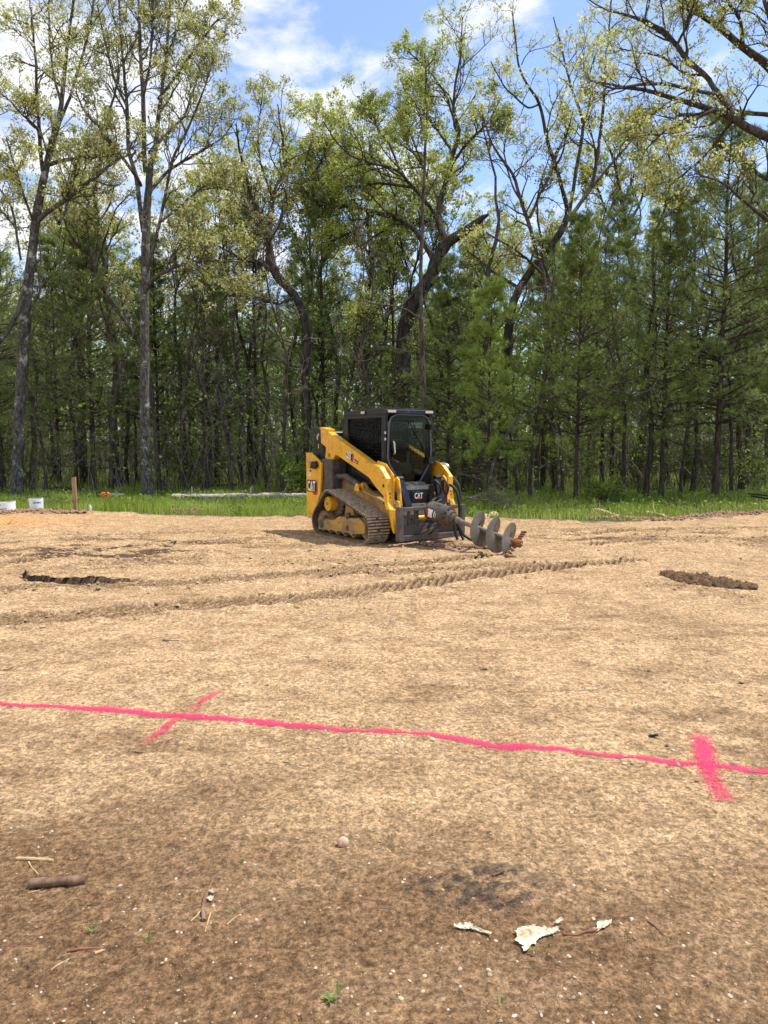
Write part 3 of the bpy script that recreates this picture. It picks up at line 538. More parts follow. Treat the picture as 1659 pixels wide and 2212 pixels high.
hero('great_oak', 'huge old oak at the top right edge reaching long dark limbs leftward', 'tree', [
    [(1790, 1085, 60, 0), (1780, 900, 50, 0), (1765, 700, 44, 0), (1750, 500, 42, 0), (1735, 380, 40, 0), (1722, 300, 34, 0), (1712, 220, 28, 0), (1680, 150, 20, 0), (1640, 120, 15, .1), (1605, 98, 14, .2), (1571, 64, 13, .3), (1520, 30, 11, .4), (1476, 0, 9, .5), (1420, -60, 5, .6)],
    [(1735, 340, 24, 0), (1700, 318, 20, -.2), (1659, 294, 18, -.4), (1622, 278, 16, -.6), (1588, 254, 15, -.8), (1548, 234, 12, -1.), (1510, 222, 11, -1.1), (1470, 213, 10, -1.2), (1419, 193, 8, -1.4), (1350, 186, 6, -1.6), (1300, 178, 3, -1.8)],
    [(1600, 262, 15, -.7), (1583, 245, 13, -.4), (1571, 225, 12, -.2), (1554, 203, 11, 0), (1527, 163, 10, .2), (1487, 129, 10, .4), (1463, 95, 9, .5), (1436, 64, 8, .6), (1395, 41, 6, .8), (1350, 25, 5, 1.), (1310, 15, 3, 1.2), (1270, -10, 2, 1.3)],
    [(1555, 205, 8, 0), (1520, 198, 7, -.6), (1487, 190, 7, -.9), (1436, 179, 7, -1.2), (1385, 183, 6, -1.5), (1334, 190, 4, -1.8), (1300, 178, 3, -2.), (1273, 166, 2, -2.1)],
    [(1716, 260, 14, 0), (1656, 247, 9, .6), (1585, 241, 8, .9), (1520, 243, 7, 1.1), (1456, 243, 6, 1.3)],
    [(1545, 234, 7, -1.), (1500, 260, 6, -1.4), (1440, 280, 5, -1.8), (1390, 330, 3, -2.2)],
    [(1735, 380, 14, 0), (1690, 400, 10, .4), (1640, 380, 8, .8), (1590, 330, 6, 1.2), (1550, 300, 4, 1.5), (1500, 290, 3, 1.8)],
    [(1712, 220, 14, 0), (1700, 120, 11, -.5), (1670, 60, 9, -.8), (1650, 0, 7, -1.), (1640, -60, 5, -1.1)],
    [(1605, 98, 9, .2), (1600, 40, 7, -.2), (1575, 0, 6, -.5), (1560, -50, 4, -.7)],
    [(1463, 95, 6, .5), (1485, 50, 5, .1), (1500, 0, 4, -.2), (1505, -50, 3, -.4)],
    [(1750, 480, 14, 0), (1700, 500, 10, -.5), (1650, 470, 8, -1.), (1600, 430, 6, -1.5), (1560, 390, 4, -1.9), (1500, 370, 3, -2.3)],
    [(1588, 254, 7, -.8), (1560, 290, 6, -.3), (1520, 340, 5, .1), (1460, 390, 4, .5), (1420, 400, 2, .8)],
    [(1527, 163, 6, .2), (1480, 160, 5, .8), (1430, 120, 4, 1.3), (1380, 110, 3, 1.7), (1335, 100, 2, 2.)],
    ], 19.5, 19, 'dark_bark', 'oak_leaf', dens=2.46, sub=(5, 6, 4), k=6, leaf_size=.05, clear=.8, max1=2.0)
hero('background_oak', 'yellow green oak standing behind and right of the fan shaped oak', 'tree', [
    [(1395, 1040, 14, 0), (1390, 800, 13, 0), (1370, 620, 12, 0), (1352, 500, 11, 0), (1345, 440, 9, 0), (1336, 400, 7, .2), (1330, 350, 5, .3), (1300, 290, 3, .5)],
    [(1352, 490, 7, 0), (1385, 440, 5, .5), (1400, 380, 4, .8), (1440, 330, 3, 1.2)],
    [(1345, 440, 6, 0), (1370, 380, 4, -.6), (1380, 320, 3, -1.), (1370, 270, 2, -1.3)],
    [(1352, 500, 6, 0), (1310, 460, 5, .8), (1290, 400, 4, 1.3), (1260, 360, 3, 1.7)]], 29., 20, 'dark_bark', 'oak_leaf', dens=2.91, sub=(5, 6, 4), k=7, leaf_size=.085, clear=.5, max1=3.)

# --- white pines
def pine_mesh(seed, Hh, spread, crown0, top_taper=1., step=.34, nb=5, tr=.09, dense=1., lean=0, needles=11, nl=.125, nw=.0052):
    rg = np.random.default_rng(seed); wood, tw, nd_ = Acc(), Acc(), Acc()
    z = np.linspace(0, Hh, 26); P = np.stack([.10*fbm(z*.3, z*0+seed, 3, seed)*z*.25+lean*z, .1*fbm(z*.3, z*0+seed+9, 3, seed+3)*z*.25, z], 1); P[:, :2] -= P[0, :2]
    r = tr*(1-z/Hh)**.8+.006; r = flare(P, r, tr*.5)
    a, b = tubes(P[None], r[None], 12); a = a+rg.normal(0, 1, a.shape)*np.repeat(r, 12)[:, None]*.03; wood.add(a, b)
    S, D, Ln, Rr, dead = [], [], [], [], []
    zz = max(1.0, Hh*.08)
    while zz < Hh-.15:
        f = (zz-crown0)/(Hh-crown0); c = np.array([np.interp(zz, z, P[:, 0]), np.interp(zz, z, P[:, 1]), zz])
        if f < 0:
            for _ in range(rg.integers(4, 8)):
                t = rg.uniform(0, 6.28); S.append(c+[0, 0, rg.uniform(-.1, .1)]); D.append([math.cos(t), math.sin(t), rg.uniform(-.12, .2)]); Ln.append(rg.uniform(.5, 1.)*spread*.62); Rr.append(.010); dead.append(1)
        else:
            ln = spread*((1-f)**.75*.92+.10)*min(1, .62+f*2.2)
            p0 = rg.uniform(0, 6.28); n_ = max(3, int(nb*dense+rg.integers(-1, 2)))
            for k in range(n_):
                if rg.random() < .22: continue
                t = p0+k*6.283/n_+rg.normal(0, .25); S.append(c+[0, 0, rg.uniform(-.12, .12)]); D.append([math.cos(t), math.sin(t), .12+.65*f+rg.normal(0, .1)])
                Ln.append(ln*rg.uniform(.45, 1.35)*(.75+.6*float(vn(np.array([math.cos(t)*1.2+9]), np.array([math.sin(t)*1.2+zz*.5]), seed)[0]))); Rr.append(.008+.012*ln*(1-f*.5)); dead.append(0)
        zz += step*rg.uniform(.8, 1.2)*(1. if f >= 0 else .9)
    S, D, Ln, Rr, dead = map(np.array, (S, D, Ln, Rr, dead))
    P1 = grow(S, D, Ln, 8, .10, .02, rg); a, b = tubes(P1, taper(Rr, 8, .25), 4)
    wood.add(a, b)
    # dead side twigs
    dd = dead == 1
    if dd.any():
        s, d, l_, r_ = spawn(P1[dd], taper(Rr[dd], 8), 5, rg, .2, 1, (.5, 1.1), (.2, .45), flat=.6); Q = grow(s, d, l_, 5, .2, 0, rg); a, b = tubes(Q, taper(np.full(len(s), .0045), 5), 3); tw.add(a, b)
    lv = ~dd
    s, d, l_, r_ = spawn(P1[lv], taper(Rr[lv], 8), 9, rg, .18, 1, (.45, .95), (.28, .5), flat=.65, keep_up=.1)
    P2 = grow(s, d, np.maximum(l_, .18), 5, .12, .05, rg); a, b = tubes(P2, taper(np.full(len(s), .006), 5, .5), 3); tw.add(a, b)
    s, d, l_, r_ = spawn(P2, taper(np.full(len(P2), .004), 5), 3, rg, .25, 1, (.4, .9), (.35, .6), flat=.5, keep_up=.12)
    P3 = grow(s, d, np.clip(l_, .09, .5), 3, .1, .05, rg)
    def tuft(Pt, Dt, k, nl_):
        n = len(Pt); C = np.repeat(Pt, k, 0); D0 = np.repeat(norm(Dt), k, 0); q = rg.normal(0, 1, (n*k, 3)); dn = norm(D0*.75+norm(q)*.95)
        sdv = norm(np.cross(dn, rg.normal(0, 1, (n*k, 3)))); l = nl_*rg.uniform(.65, 1.2, (n*k, 1))
        V = np.stack([C+sdv*nw, C-sdv*nw, C+dn*l], 1).reshape(-1, 3); tone = np.clip(np.repeat(rg.normal(.45, .2, n), k*3)+rg.normal(0, .1, n*k*3), 0, 1)
        nd_.add(V, np.arange(n*k*3).reshape(-1, 3), tone)
    tuft(P3[:, -1], P3[:, -1]-P3[:, -2], needles, nl); tuft(P3[:, 1], P3[:, -1]-P3[:, 0], needles-3, nl*.9)
    tuft(P2[:, -1], P2[:, -1]-P2[:, -2], needles, nl*1.05); tuft(P2[:, 3], P2[:, 3]-P2[:, 2], needles-2, nl)
    tuft(P1[lv][:, -1], P1[lv][:, -1]-P1[lv][:, -2], needles+3, nl*1.1)
    return wood.mesh('trunk', M['pine_bark']), tw.mesh('branches', M['twig']), nd_.mesh('crown', M['needle'], False)
def pine_mats(ms, key):
    if key == 'needle': return ms
    c = ms[2].copy(); c.materials.clear(); c.materials.append(M[key]); return (ms[0], ms[1], c)
def place(name, label, cat, ms, x, y, rz=0, s=1., group=None, names=('trunk', 'branches', 'crown'), sz=1.):
    root = thing(name, label, cat, (x, y, gz(x, y)-.05), rz, group); root.scale = (s, s, s*sz)
    for n_, me in zip(names, ms):
        if me is not None: link(n_, me, root)
    return root
PINE_A = pine_mesh(101, 10., 2.3, 2.0, tr=.075, dense=1.5, step=.30)
PINE_B = pine_mesh(102, 12., 2.9, 2.5, tr=.11, dense=1.4, step=.36)
PINE_C = pine_mesh(103, 6.2, 1.35, 1.1, tr=.05, step=.26, dense=1.1)
PINE_D = pine_mesh(104, 14., 2.5, 4.2, tr=.12, step=.42, dense=1.4)
def zt(vy, Y): return at(830, vy, Y)[2]      # height seen at that row at distance Y
front = [  # vx of base, Y, vy of top, proto, base height, light?, label
    (1243, 19.4, 470, PINE_A, 10., 'needle_light', 'light green young white pine with reddish thin trunk right of the auger'),
    (1545, 19.9, 248, PINE_B, 12., 'needle', 'tallest white pine at the right with straight dark trunk and wide boughs'),
    (1428, 20.3, 430, PINE_A, 10., 'needle', 'slender double looking dark pine just left of the tallest right hand pine'),
    (1055, 19.6, 600, PINE_C, 6.2, 'needle_light', 'small soft green pine sapling just right of the cab'),
    (966, 21.5, 560, PINE_A, 10., 'needle', 'thin dark pine showing directly behind the right side of the cab'),
    (1170, 23.5, 520, PINE_A, 10., 'needle_light', 'mid green pine half hidden left of the light green young pine'),
    (1690, 20.2, 330, PINE_B, 12., 'needle', 'wide dark pine cut by the right edge of the picture'),
    (1320, 24.6, 430, PINE_A, 10., 'needle', 'dark pine filling the gap between the light green pine and the tallest pine'),
    (206, 22.6, 470, PINE_A, 10., 'needle', 'thin dark pine between the two tall left oaks'),
    (700, 25., 400, PINE_D, 14., 'needle', 'dark pine rising above the twisted oak left of the machine'),
    (130, 25.5, 520, PINE_A, 10., 'needle', 'dark pine behind the far left oak'),
    (-30, 22., 380, PINE_B, 12., 'needle', 'dark pine cut by the left edge of the picture'),
    (452, 24.5, 560, PINE_A, 10., 'needle', 'slender shaded pine above the root end of the white fallen log'),
    (850, 28., 470, PINE_D, 14., 'needle', 'dark pine directly behind the massive broken oak'),
    (556, 27.5, 455, PINE_D, 14., 'needle', 'very dark pine behind the crooked twisted oak trunk'),
    (1610, 25., 380, PINE_D, 14., 'needle', 'dark tall pine behind the right hand pines'),
    (1480, 26.5, 400, PINE_D, 14., 'needle', 'dense pine behind the tallest right hand pine'),
    (1015, 26., 520, PINE_A, 10., 'needle_light', 'soft green pine behind the small sapling right of the cab'),
    (345, 26.5, 520, PINE_A, 10., 'needle', 'shaded pine just behind the lichen spotted oak trunk'),
    (790, 23.8, 660, PINE_C, 6.2, 'needle', 'little dark pine above the left part of the cab roof')]
lightc = {}
for i, (vx, Yd, top, pm, bh, mk, lab) in enumerate(front):
    p = at(vx, 1070, Yd); s = zt(top, Yd)/bh
    key = (id(pm), mk); ms = lightc.setdefault(key, pine_mats(pm, mk))
    place('pine_tree', lab, 'tree', ms, p[0], Yd, i*1.37, s, 'white pines along the woods edge', sz=1.)

# --- trunks of broadleaf trees and the woods behind
def oak_mesh(seed, Hh, tr, clear, spreadk=1., lm='oak_leaf', ls=.09, dens=1., fork=4):
    rg = np.random.default_rng(seed); wood, tw, lf = Acc(), Acc(), Acc()
    z = np.linspace(0, Hh, 20); P = np.stack([2.6*fbm(z*.26, z*0+seed, 4, seed)*(z/Hh+.15), 2.6*fbm(z*.26, z*0+seed+9, 4, seed+3)*(z/Hh+.15), z], 1); P[:, :2] -= P[0, :2]
    r = tr*(1-.9*z/Hh)**.9+.004; rr = flare(P, r, tr*.5); a, b = tubes(P[None], rr[None], 12); wood.add(a, b)
    k0 = int(20*clear); S, D, Ln, rb = spawn(P[None, k0:], r[None, k0:], int(fork*3), rg, 0, .95, (.45, .95), (.35, .6), np.array([Hh*.62*spreadk]), keep_up=.25)
    Q = grow(S, D, Ln, 10, .15, .08, rg); Rq = taper(rb*1.15, 10, .2); a, b = tubes(Q, Rq, 7); wood.add(a, b)
    limbs = [(Q[i], Rq[i]) for i in range(len(Q))]+[(P[k0:], r[k0:])]
    crown_from(limbs, rg, wood, tw, lf, dens=dens, sub=(6, 5, 4), k=6, leaf_size=ls, max1=2.6, spread=.06, keep=.33)
    return wood.mesh('trunk', M['dark_bark']), tw.mesh('branches', M['twig']), lf.mesh('crown', M[lm], False)
OAK_A = oak_mesh(201, 13, .115, .35); OAK_B = oak_mesh(202, 12, .10, .45, lm='oak_leaf_green'); OAK_C = oak_mesh(203, 10, .10, .3, .8, 'under_leaf', .08)
def bare_mesh(seed, Hh, tr, wm='dark_bark', tm='dead_twig', n=10):
    rg = np.random.default_rng(seed); wood, tw = Acc(), Acc()
    z = np.linspace(0, Hh, 18); P = np.stack([2.4*fbm(z*.34, z*0+seed, 4, seed)*(z/Hh+.1), 2.4*fbm(z*.34, z*0+seed+9, 4, seed+3)*(z/Hh+.1), z], 1); P[:, :2] -= P[0, :2]
    r = tr*(1-.92*z/Hh)+.004; rr = flare(P, r, tr*.4); a, b = tubes(P[None], rr[None], 10); wood.add(a, b)
    crown_from([(P[4:], r[4:])], rg, wood, tw, None, dens=n/5, sub=(5, 5, 4), max1=1.7, up=.02, t0=.05)
    return wood.mesh('trunk', M[wm]), tw.mesh('branches', M[tm])
BARE_A = bare_mesh(301, 8, .06); BARE_B = bare_mesh(302, 5, .035, n=14); BARE_C = bare_mesh(303, 10, .105, 'oak_bark', 'twig')
BARE_D = bare_mesh(304, 6.5, .05, 'oak_bark', 'dead_twig', n=13)
# individually placed trunks just inside the woods
specials = [
    (255, 23.6, BARE_C, 1.35, 'thick grey leaning trunk with spreading root left of the lichen spotted oak'),
    (70, 23.2, BARE_C, .9, 'shaded narrow trunk behind the far left oak, nearest its base'),
    (5, 22.4, BARE_C, 1.2, 'dark leaning trunk at the very left edge behind the white tubes'),
    (448, 22.3, BARE_A, 1.05, 'thin crooked bare tree rising from behind the left end of the white fallen log'),
    (1032, 21.8, BARE_C, 1.15, 'pale grey stout trunk just right of the machine'),
    (1200, 22.5, BARE_C, 1.0, 'dark rough trunk left of the light green young pine'),
    (1395, 20.6, BARE_A, 1.3, 'dark thin pole tree close left of the slender dark pine'),
    (1498, 21.8, BARE_C, .85, 'mossy leaning trunk left of the tallest right hand pine'),
    (1602, 22.5, BARE_C, 1., 'curved dark trunk near the right edge of the woods'),
    (1118, 20.6, BARE_B, 1.1, 'leaning skinny bare sapling between the small pine and the auger tip'),
    (1300, 23., BARE_A, 1.2, 'plain dark pole tree right of the light green young pine'),
    (575, 22.8, BARE_A, 1.0, 'thin dark pole tree above the middle of the white fallen log'),
    (520, 24.2, BARE_C, .8, 'dark trunk behind the middle of the white fallen log'),
    (165, 24.4, BARE_A, 1.2, 'thin dark pole tree behind the wooden stake')]
for i, (vx, Yd, pm, s, lab) in enumerate(specials):
    p = at(vx, 1065, Yd); place('bare_tree', lab, 'tree', pm, p[0], Yd, i*2.1, s, 'bare trunks along the woods edge')
rg = np.random.default_rng(5)
def pxw(vx, Y): return at(vx, 1000, Y)[0]
spots = []; deep = []
LAND = [(-200, 'the left edge tube'), (30, 'the far left oak'), (100, 'the wooden stake'), (190, 'the thin dark left pine'), (260, 'the lichen spotted oak'), (370, 'the white log root end'), (490, 'the middle of the white log'), (600, 'the twisted oak'), (700, 'the rear of the machine'),
        (790, 'the cab'), (950, 'the right side of the machine'), (1020, 'the small pine sapling'), (1110, 'the auger tip'), (1190, 'the young light pine'), (1300, 'the plain pole tree'), (1380, 'the slender dark pine'), (1485, 'the tallest right hand pine'), (1600, 'the right edge pine')]
RANK = ['nearest', 'second nearest', 'third nearest', 'fourth nearest', 'fifth nearest', 'sixth nearest', 'seventh nearest', 'eighth nearest', 'ninth nearest', 'tenth nearest']
def relabel(lst, forms):
    bins = {}
    for o, vx, Yd in lst:
        lm = [n_ for x_, n_ in LAND if vx >= x_][-1]; bins.setdefault((forms[o.name.split('.')[0]], lm), []).append((Yd, o))
    for (f, lm), v in bins.items():
        v.sort(key=lambda q: q[0])
        for i_, (_, o) in enumerate(v): o['label'] = '%s, %s to %s' % (f, RANK[min(i_, 9)], lm) if len(v) > 1 else '%s behind %s' % (f, lm)
kinds = [('pine_tree', 'shaded pine standing deep in the woods behind the front row', PINE_A, 'pines deep in the woods', .95),
         ('pine_tree', 'shaded pine standing deep in the woods behind the front row', PINE_D, 'pines deep in the woods', .78),
         ('background_oak', 'broadleaf tree deep in the woods with pale new leaves', OAK_A, 'broadleaf trees deep in the woods', .85),
         ('background_oak', 'broadleaf tree deep in the woods with pale new leaves', OAK_B, 'broadleaf trees deep in the woods', .85),
         ('understory_tree', 'low bright leaved understory tree deep in the woods', OAK_C, 'understory trees deep in the woods', .62),
         ('bare_tree', 'bare dark trunk deep in the shaded woods', BARE_A, 'bare trunks deep in the woods', 1.1),
         ('bare_tree', 'bare dark trunk deep in the shaded woods', BARE_C, 'bare trunks deep in the woods', 1.)]
for i in range(150):
    Yd = 25.5+32*rg.random()**1.25; vx = rg.uniform(-120, 1780)
    k = kinds[rg.choice(len(kinds), p=[.14, .10, .18, .18, .18, .12, .10])]
    if 560 < vx < 1260 and k[4] < .9 and k[2] in (PINE_D,): continue
    x = pxw(vx, Yd)
    if any((x-a)**2+(Yd-b)**2 < 1.3 for a, b in spots): continue
    spots.append((x, Yd)); deep.append((place(k[0], k[1], 'tree', k[2], x, Yd, rg.uniform(0, 6.28), k[4]*rg.uniform(.8, 1.15), k[3]), vx, Yd))
for i, (vx, Yd, pm, s_, lab) in enumerate((
    (100, 21.9, BARE_D, 1.0, 'dead pale twigged sapling between the far left oak and the stake'),
    (240, 22.4, BARE_D, 1.25, 'dead pale twigged tree just left of the lichen spotted oak'),
    (395, 22.6, BARE_D, 1.15, 'dead pale twigged tree above the root end of the white log'),
    (500, 21.8, BARE_D, .9, 'dead pale twigged sapling above the middle of the white log'),
    (610, 22.2, BARE_D, 1.3, 'dead pale twigged tree left of the machine rear'),
    (740, 22.8, BARE_D, 1.2, 'dead pale twigged tree rising over the lift arm end'),
    (815, 21.5, BARE_D, 1.35, 'dead pale twigged tree rising over the cab'),
    (1000, 22.6, BARE_D, 1.3, 'dead pale twigged tree just right of the cab'),
    (1145, 20.8, BARE_D, 1.1, 'dead pale twigged sapling above the auger tip'),
    (1215, 21.9, BARE_D, 1.1, 'dead pale twigged tree left of the light green young pine'),
    (1345, 21.2, BARE_D, 1.2, 'dead pale twigged tree left of the slender dark pine'),
    (1470, 21.0, BARE_D, 1.05, 'dead pale twigged tree right of the slender dark pine'),
    (1580, 21.2, BARE_D, 1.2, 'dead pale twigged tree right of the tallest right hand pine'))):
    p = at(vx, 1065, Yd); place('dead_tree', lab, 'tree', pm, p[0], Yd, i*1.9, s_, 'dead twiggy trees along the woods edge')
relabel(deep, {'pine_tree': 'shaded pine deep in the woods', 'background_oak': 'pale leaved oak deep in the woods', 'understory_tree': 'bright understory tree deep in the woods', 'bare_tree': 'bare dark trunk deep in the woods'})
# yellow green oaks filling the upper middle behind the front row
for i, (vx, Yd, top, pm, bh, lab) in enumerate((
    (120, 27., 330, OAK_A, 13, 'pale leaved oak behind the far left oak, filling its lower crown'),
    (200, 29., 300, OAK_A, 13, 'pale leaved oak centred in the gap between the two tall left oaks'),
    (275, 25., 420, OAK_B, 12, 'pale leaved oak close behind the left side of the lichen spotted oak'),
    (400, 26., 330, OAK_A, 13, 'pale leaved oak right behind the lichen spotted oak'),
    (470, 28., 290, OAK_A, 13, 'pale leaved oak halfway between the lichen spotted oak and the twisted oak'),
    (540, 26.5, 330, OAK_B, 12, 'pale leaved oak just left of the twisted oak'),
    (640, 28., 250, OAK_B, 12, 'yellow green oak behind the right side of the twisted oak'),
    (720, 26., 230, OAK_B, 12, 'yellow green oak between the twisted oak and the broken oak'),
    (800, 27.5, 210, OAK_B, 12, 'yellow green oak behind the left crown of the broken oak'),
    (860, 26., 260, OAK_B, 12, 'yellow green oak straight behind the slim tree'),
    (1010, 29., 420, OAK_A, 13, 'pale leaved oak behind the snapped stub of the broken oak'),
    (1110, 30., 440, OAK_A, 13, 'pale leaved oak behind the young grey oak'),
    (1270, 31., 380, OAK_A, 13, 'pale leaved oak low behind the fan shaped oak'),
    (1440, 27., 330, OAK_A, 13, 'pale leaved oak behind the slender dark pine'),
    (1600, 28., 300, OAK_A, 13, 'pale leaved oak under the limbs of the huge right hand oak'))):
    p = at(vx, 1070, Yd); place('background_oak', lab, 'tree', pm, p[0], Yd, i*2.3+.4, zt(top+85, Yd)/bh*.97, 'oaks just behind the front row')
# understory shrubs
def shrub_mesh(seed, Hh, lm, ls, n=9, k=7, wm='dead_twig'):
    rg = np.random.default_rng(seed); wood, tw, lf = Acc(), Acc(), Acc()
    S = rg.normal(0, .08, (n, 3)); S[:, 2] = 0; D = rg.normal(0, .55, (n, 3)); D[:, 2] = 1
    Q = grow(S, norm(D), Hh*rg.uniform(.6, 1.1, n), 9, .14, .03, rg); Rq = taper(np.full(n, .012), 9, .3); a, b = tubes(Q, Rq, 5); wood.add(a, b)
    crown_from([(Q[i], Rq[i]) for i in range(n)], rg, wood, tw, lf, dens=1., sub=(5, 4, 3), k=k, leaf_size=ls, max1=Hh*.5, spread=.05, droop=0, t0=.1)
    return wood.mesh('stems', M[wm]), tw.mesh('branches', M['twig']), lf.mesh('leaves', M[lm], False)
SH_A = shrub_mesh(401, 1.5, 'under_leaf', .05, k=2); SH_B = shrub_mesh(402, 2.6, 'under_leaf', .055, n=6, k=1); SH_C = shrub_mesh(403, .9, 'under_leaf', .05, n=12, k=5)
sn = ('stems', 'branches', 'leaves')
shr = []
for i in range(95):
    Yd = 20.8+24*rg.random()**1.1; vx = rg.uniform(-60, 1720)
    if Yd < 22.5 and (vx < 620 or rg.random() < .5): Yd += 2.5
    m_ = (SH_A, SH_B, SH_B)[rg.integers(3)]; shr.append((place('shrub', 'thin twiggy understory shrub with sparse bright leaves in the woods', 'shrub', m_, pxw(vx, Yd), Yd, rg.uniform(0, 6.28), rg.uniform(.7, 1.3), 'thin shrubs inside the woods', sn), vx, Yd))
relabel(shr, {'shrub': 'twiggy understory shrub'})
place('shrub', 'pale leaved bush right behind the rear of the machine at the log end', 'shrub', SH_C, gp(628, 1085)[0], 21.2, .4, 1.25, None, sn)
place('shrub', 'leafy bright green bush above the cab roof between the trunks', 'shrub', SH_B, at(880, 900, 21)[0], 21., 1.4, 1.45, None, sn)
place('shrub', 'low leafy weed bush at the grass edge below the light green pine', 'shrub', SH_C, gp(1300, 1090)[0], 18.2, 2.4, .75, None, sn)

# far woods that read as one mass
rg = np.random.default_rng(77); ac = Acc(); n = 420
S = np.stack([rg.uniform(-75, 75, n), rg.uniform(58, 95, n), np.zeros(n)], 1); D = np.tile([0, 0, 1.], (n, 1))+rg.normal(0, .04, (n, 3))
Q = grow(S, D, rg.uniform(8, 14, n), 8, .04, .05, rg); a, b = tubes(Q, taper(rg.uniform(.06, .2, n), 8, .2), 6); ac.add(a, b)
fw = link('far_woods', ac.mesh('far_woods_trunks', M['dark_bark']))
tag(fw, 'mass of distant trunks and foliage seen through the woods', 'woods', kind='stuff')
lv = Acc(); n = 26000; C = np.stack([rg.uniform(-78, 78, n), rg.uniform(56, 97, n), 13*rg.random(n)**.8], 1)
C = C[fbm(C[:, 0]*.35, C[:, 2]*.45+C[:, 1]*.2, 3, 6) > -.09]
lv.add(*leaves(C, rg, 6, .36, .35, 0, .5)); fl = link('far_woods_leaves', lv.mesh('far_woods_leaves', M['under_leaf'], False)); fl.name = 'far_foliage'
tag(fl, 'distant dull green foliage filling the gaps between trunks', 'woods', kind='stuff')
# tangled brush: thin stems all through the woods
ac = Acc(); n = 3600; S = np.stack([rg.uniform(-24, 24, n), 21.5+28*rg.random(n)**1.1, np.zeros(n)], 1); S = S[np.abs(S[:, 0]) < S[:, 1]*.62]; n = len(S)
D = rg.normal(0, .28, (n, 3)); D[:, 2] = 1; Q = grow(S, D, rg.uniform(.8, 4.2, n), 8, .12, .02, rg); Rq = taper(rg.uniform(.006, .02, n), 8, .3); a, b = tubes(Q, Rq, 4); ac.add(a, b)
s, d, l_, r_ = spawn(Q, Rq, 6, rg, .2, 1, (.4, 1.2), (.2, .45)); Q2 = grow(s, d, l_, 5, .2, .02, rg); a, b = tubes(Q2, taper(np.full(len(s), .0055), 5), 3); ac.add(a, b)
tag(link('brush', ac.mesh('brush', M['dead_twig'])), 'tangle of thin bare stems filling the floor of the woods', 'brush', kind='stuff')
lv = Acc(); tips = Q2[:, -1][rg.random(len(Q2)) < .7]; lv.add(*leaves(tips, rg, 5, .08, .07, 0, .5))
tag(link('brush_leaves', lv.mesh('brush_leaves', M['under_leaf'], False)), 'sparse small green leaves on the tangled brush', 'leaves', kind='stuff')

# --- grass
def blades(n, xr, yr, hmin, hmax, wd, rg, dens_f, lean=.35, seg=2):
    x = rg.uniform(*xr, n); y = rg.uniform(*yr, n); k = rg.random(n) < dens_f(x, y); x, y = x[k], y[k]; n = len(x)
    z = gh(x, y); h = rg.uniform(hmin, hmax, n)*(.6+.8*np.clip(vn(x*.9, y*.9, 44), 0, 1)); t = rg.uniform(0, 6.283, n); b = rg.uniform(0, 1, n)*lean*h
    dxx, dyy = np.cos(t)*b, np.sin(t)*b; q = rg.uniform(0, 3.14, n); wx, wy = np.cos(q)*wd*.5, np.sin(q)*wd*.5; c = np.stack([x, y, z-.01], 1)
    off = lambda a_, b_, c_: np.stack([a_, b_, c_], 1)
    V = np.stack([c-off(wx, wy, x*0), c+off(wx, wy, x*0), c+off(dxx*.35+wx*.8, dyy*.35+wy*.8, h*.6), c+off(dxx*.35-wx*.8, dyy*.35-wy*.8, h*.6), c+off(dxx, dyy, h)], 1).reshape(-1, 3)
    i = np.arange(n)*5; F4 = np.stack([i, i+1, i+2, i+3], 1); F3 = np.stack([i+3, i+2, i+4], 1)
    tone = np.repeat(np.clip(rg.normal(.5, .2, n)+.9*fbm(x*.7, y*.7, 3, 46), 0, 1), 5)
    return V, [F4, F3], tone
rg = np.random.default_rng(9)
def edge_d(x, y):
    e = lot_edge(x)+.5*fbm(x*.9, y*0+3, 3, 80); d = y-e
    return sstep(-.15, .7, d+.9*fbm(x*2.2, y*2.5, 4, 47))*(1-.72*sstep(21, 23.5, y))*(.30+.70*sstep(-.10, .08, fbm(x*.8, y*.8, 3, 48)+.12*(x < 1)))*np.where(x > 1.5, .6+.4*sstep(16.5, 19, y), 1)
def grass_obj(name, label, *a, **k):
    V, F, t = blades(*a, **k); tag(link(name, mesh_np(name, V, F, M['grass'], False, {'tone': t})), label, 'grass', kind='stuff')
grass_obj('grass', 'bright green grass strip between the dirt lot and the woods', 150000, (-13, 12.5), (14.3, 25), .07, .23, .010, rg, edge_d)
grass_obj('woodland_grass', 'patchy green ground cover on the floor of the woods', 85000, (-27, 27), (22, 46), .12, .42, .022, rg, lambda x, y: .35+.75*sstep(-.05, .12, fbm(x*.4, y*.4, 3, 49)))
lv = Acc(); n = 16000; x = rg.uniform(-12, 12, n); y = rg.uniform(14.6, 26, n); k = (rg.random(n) < edge_d(x, y)*(.35+.65*(x > 1))); x, y = x[k], y[k]
lv.add(*leaves(np.stack([x, y, gh(x, y)+rg.uniform(.03, .2, len(x))], 1), rg, 4, .045, .05, -.3, .5))
tag(link('low_weeds', lv.mesh('low_weeds', M['under_leaf'], False)), 'small broad leaved weeds mixed into the grass strip', 'weeds', kind='stuff')

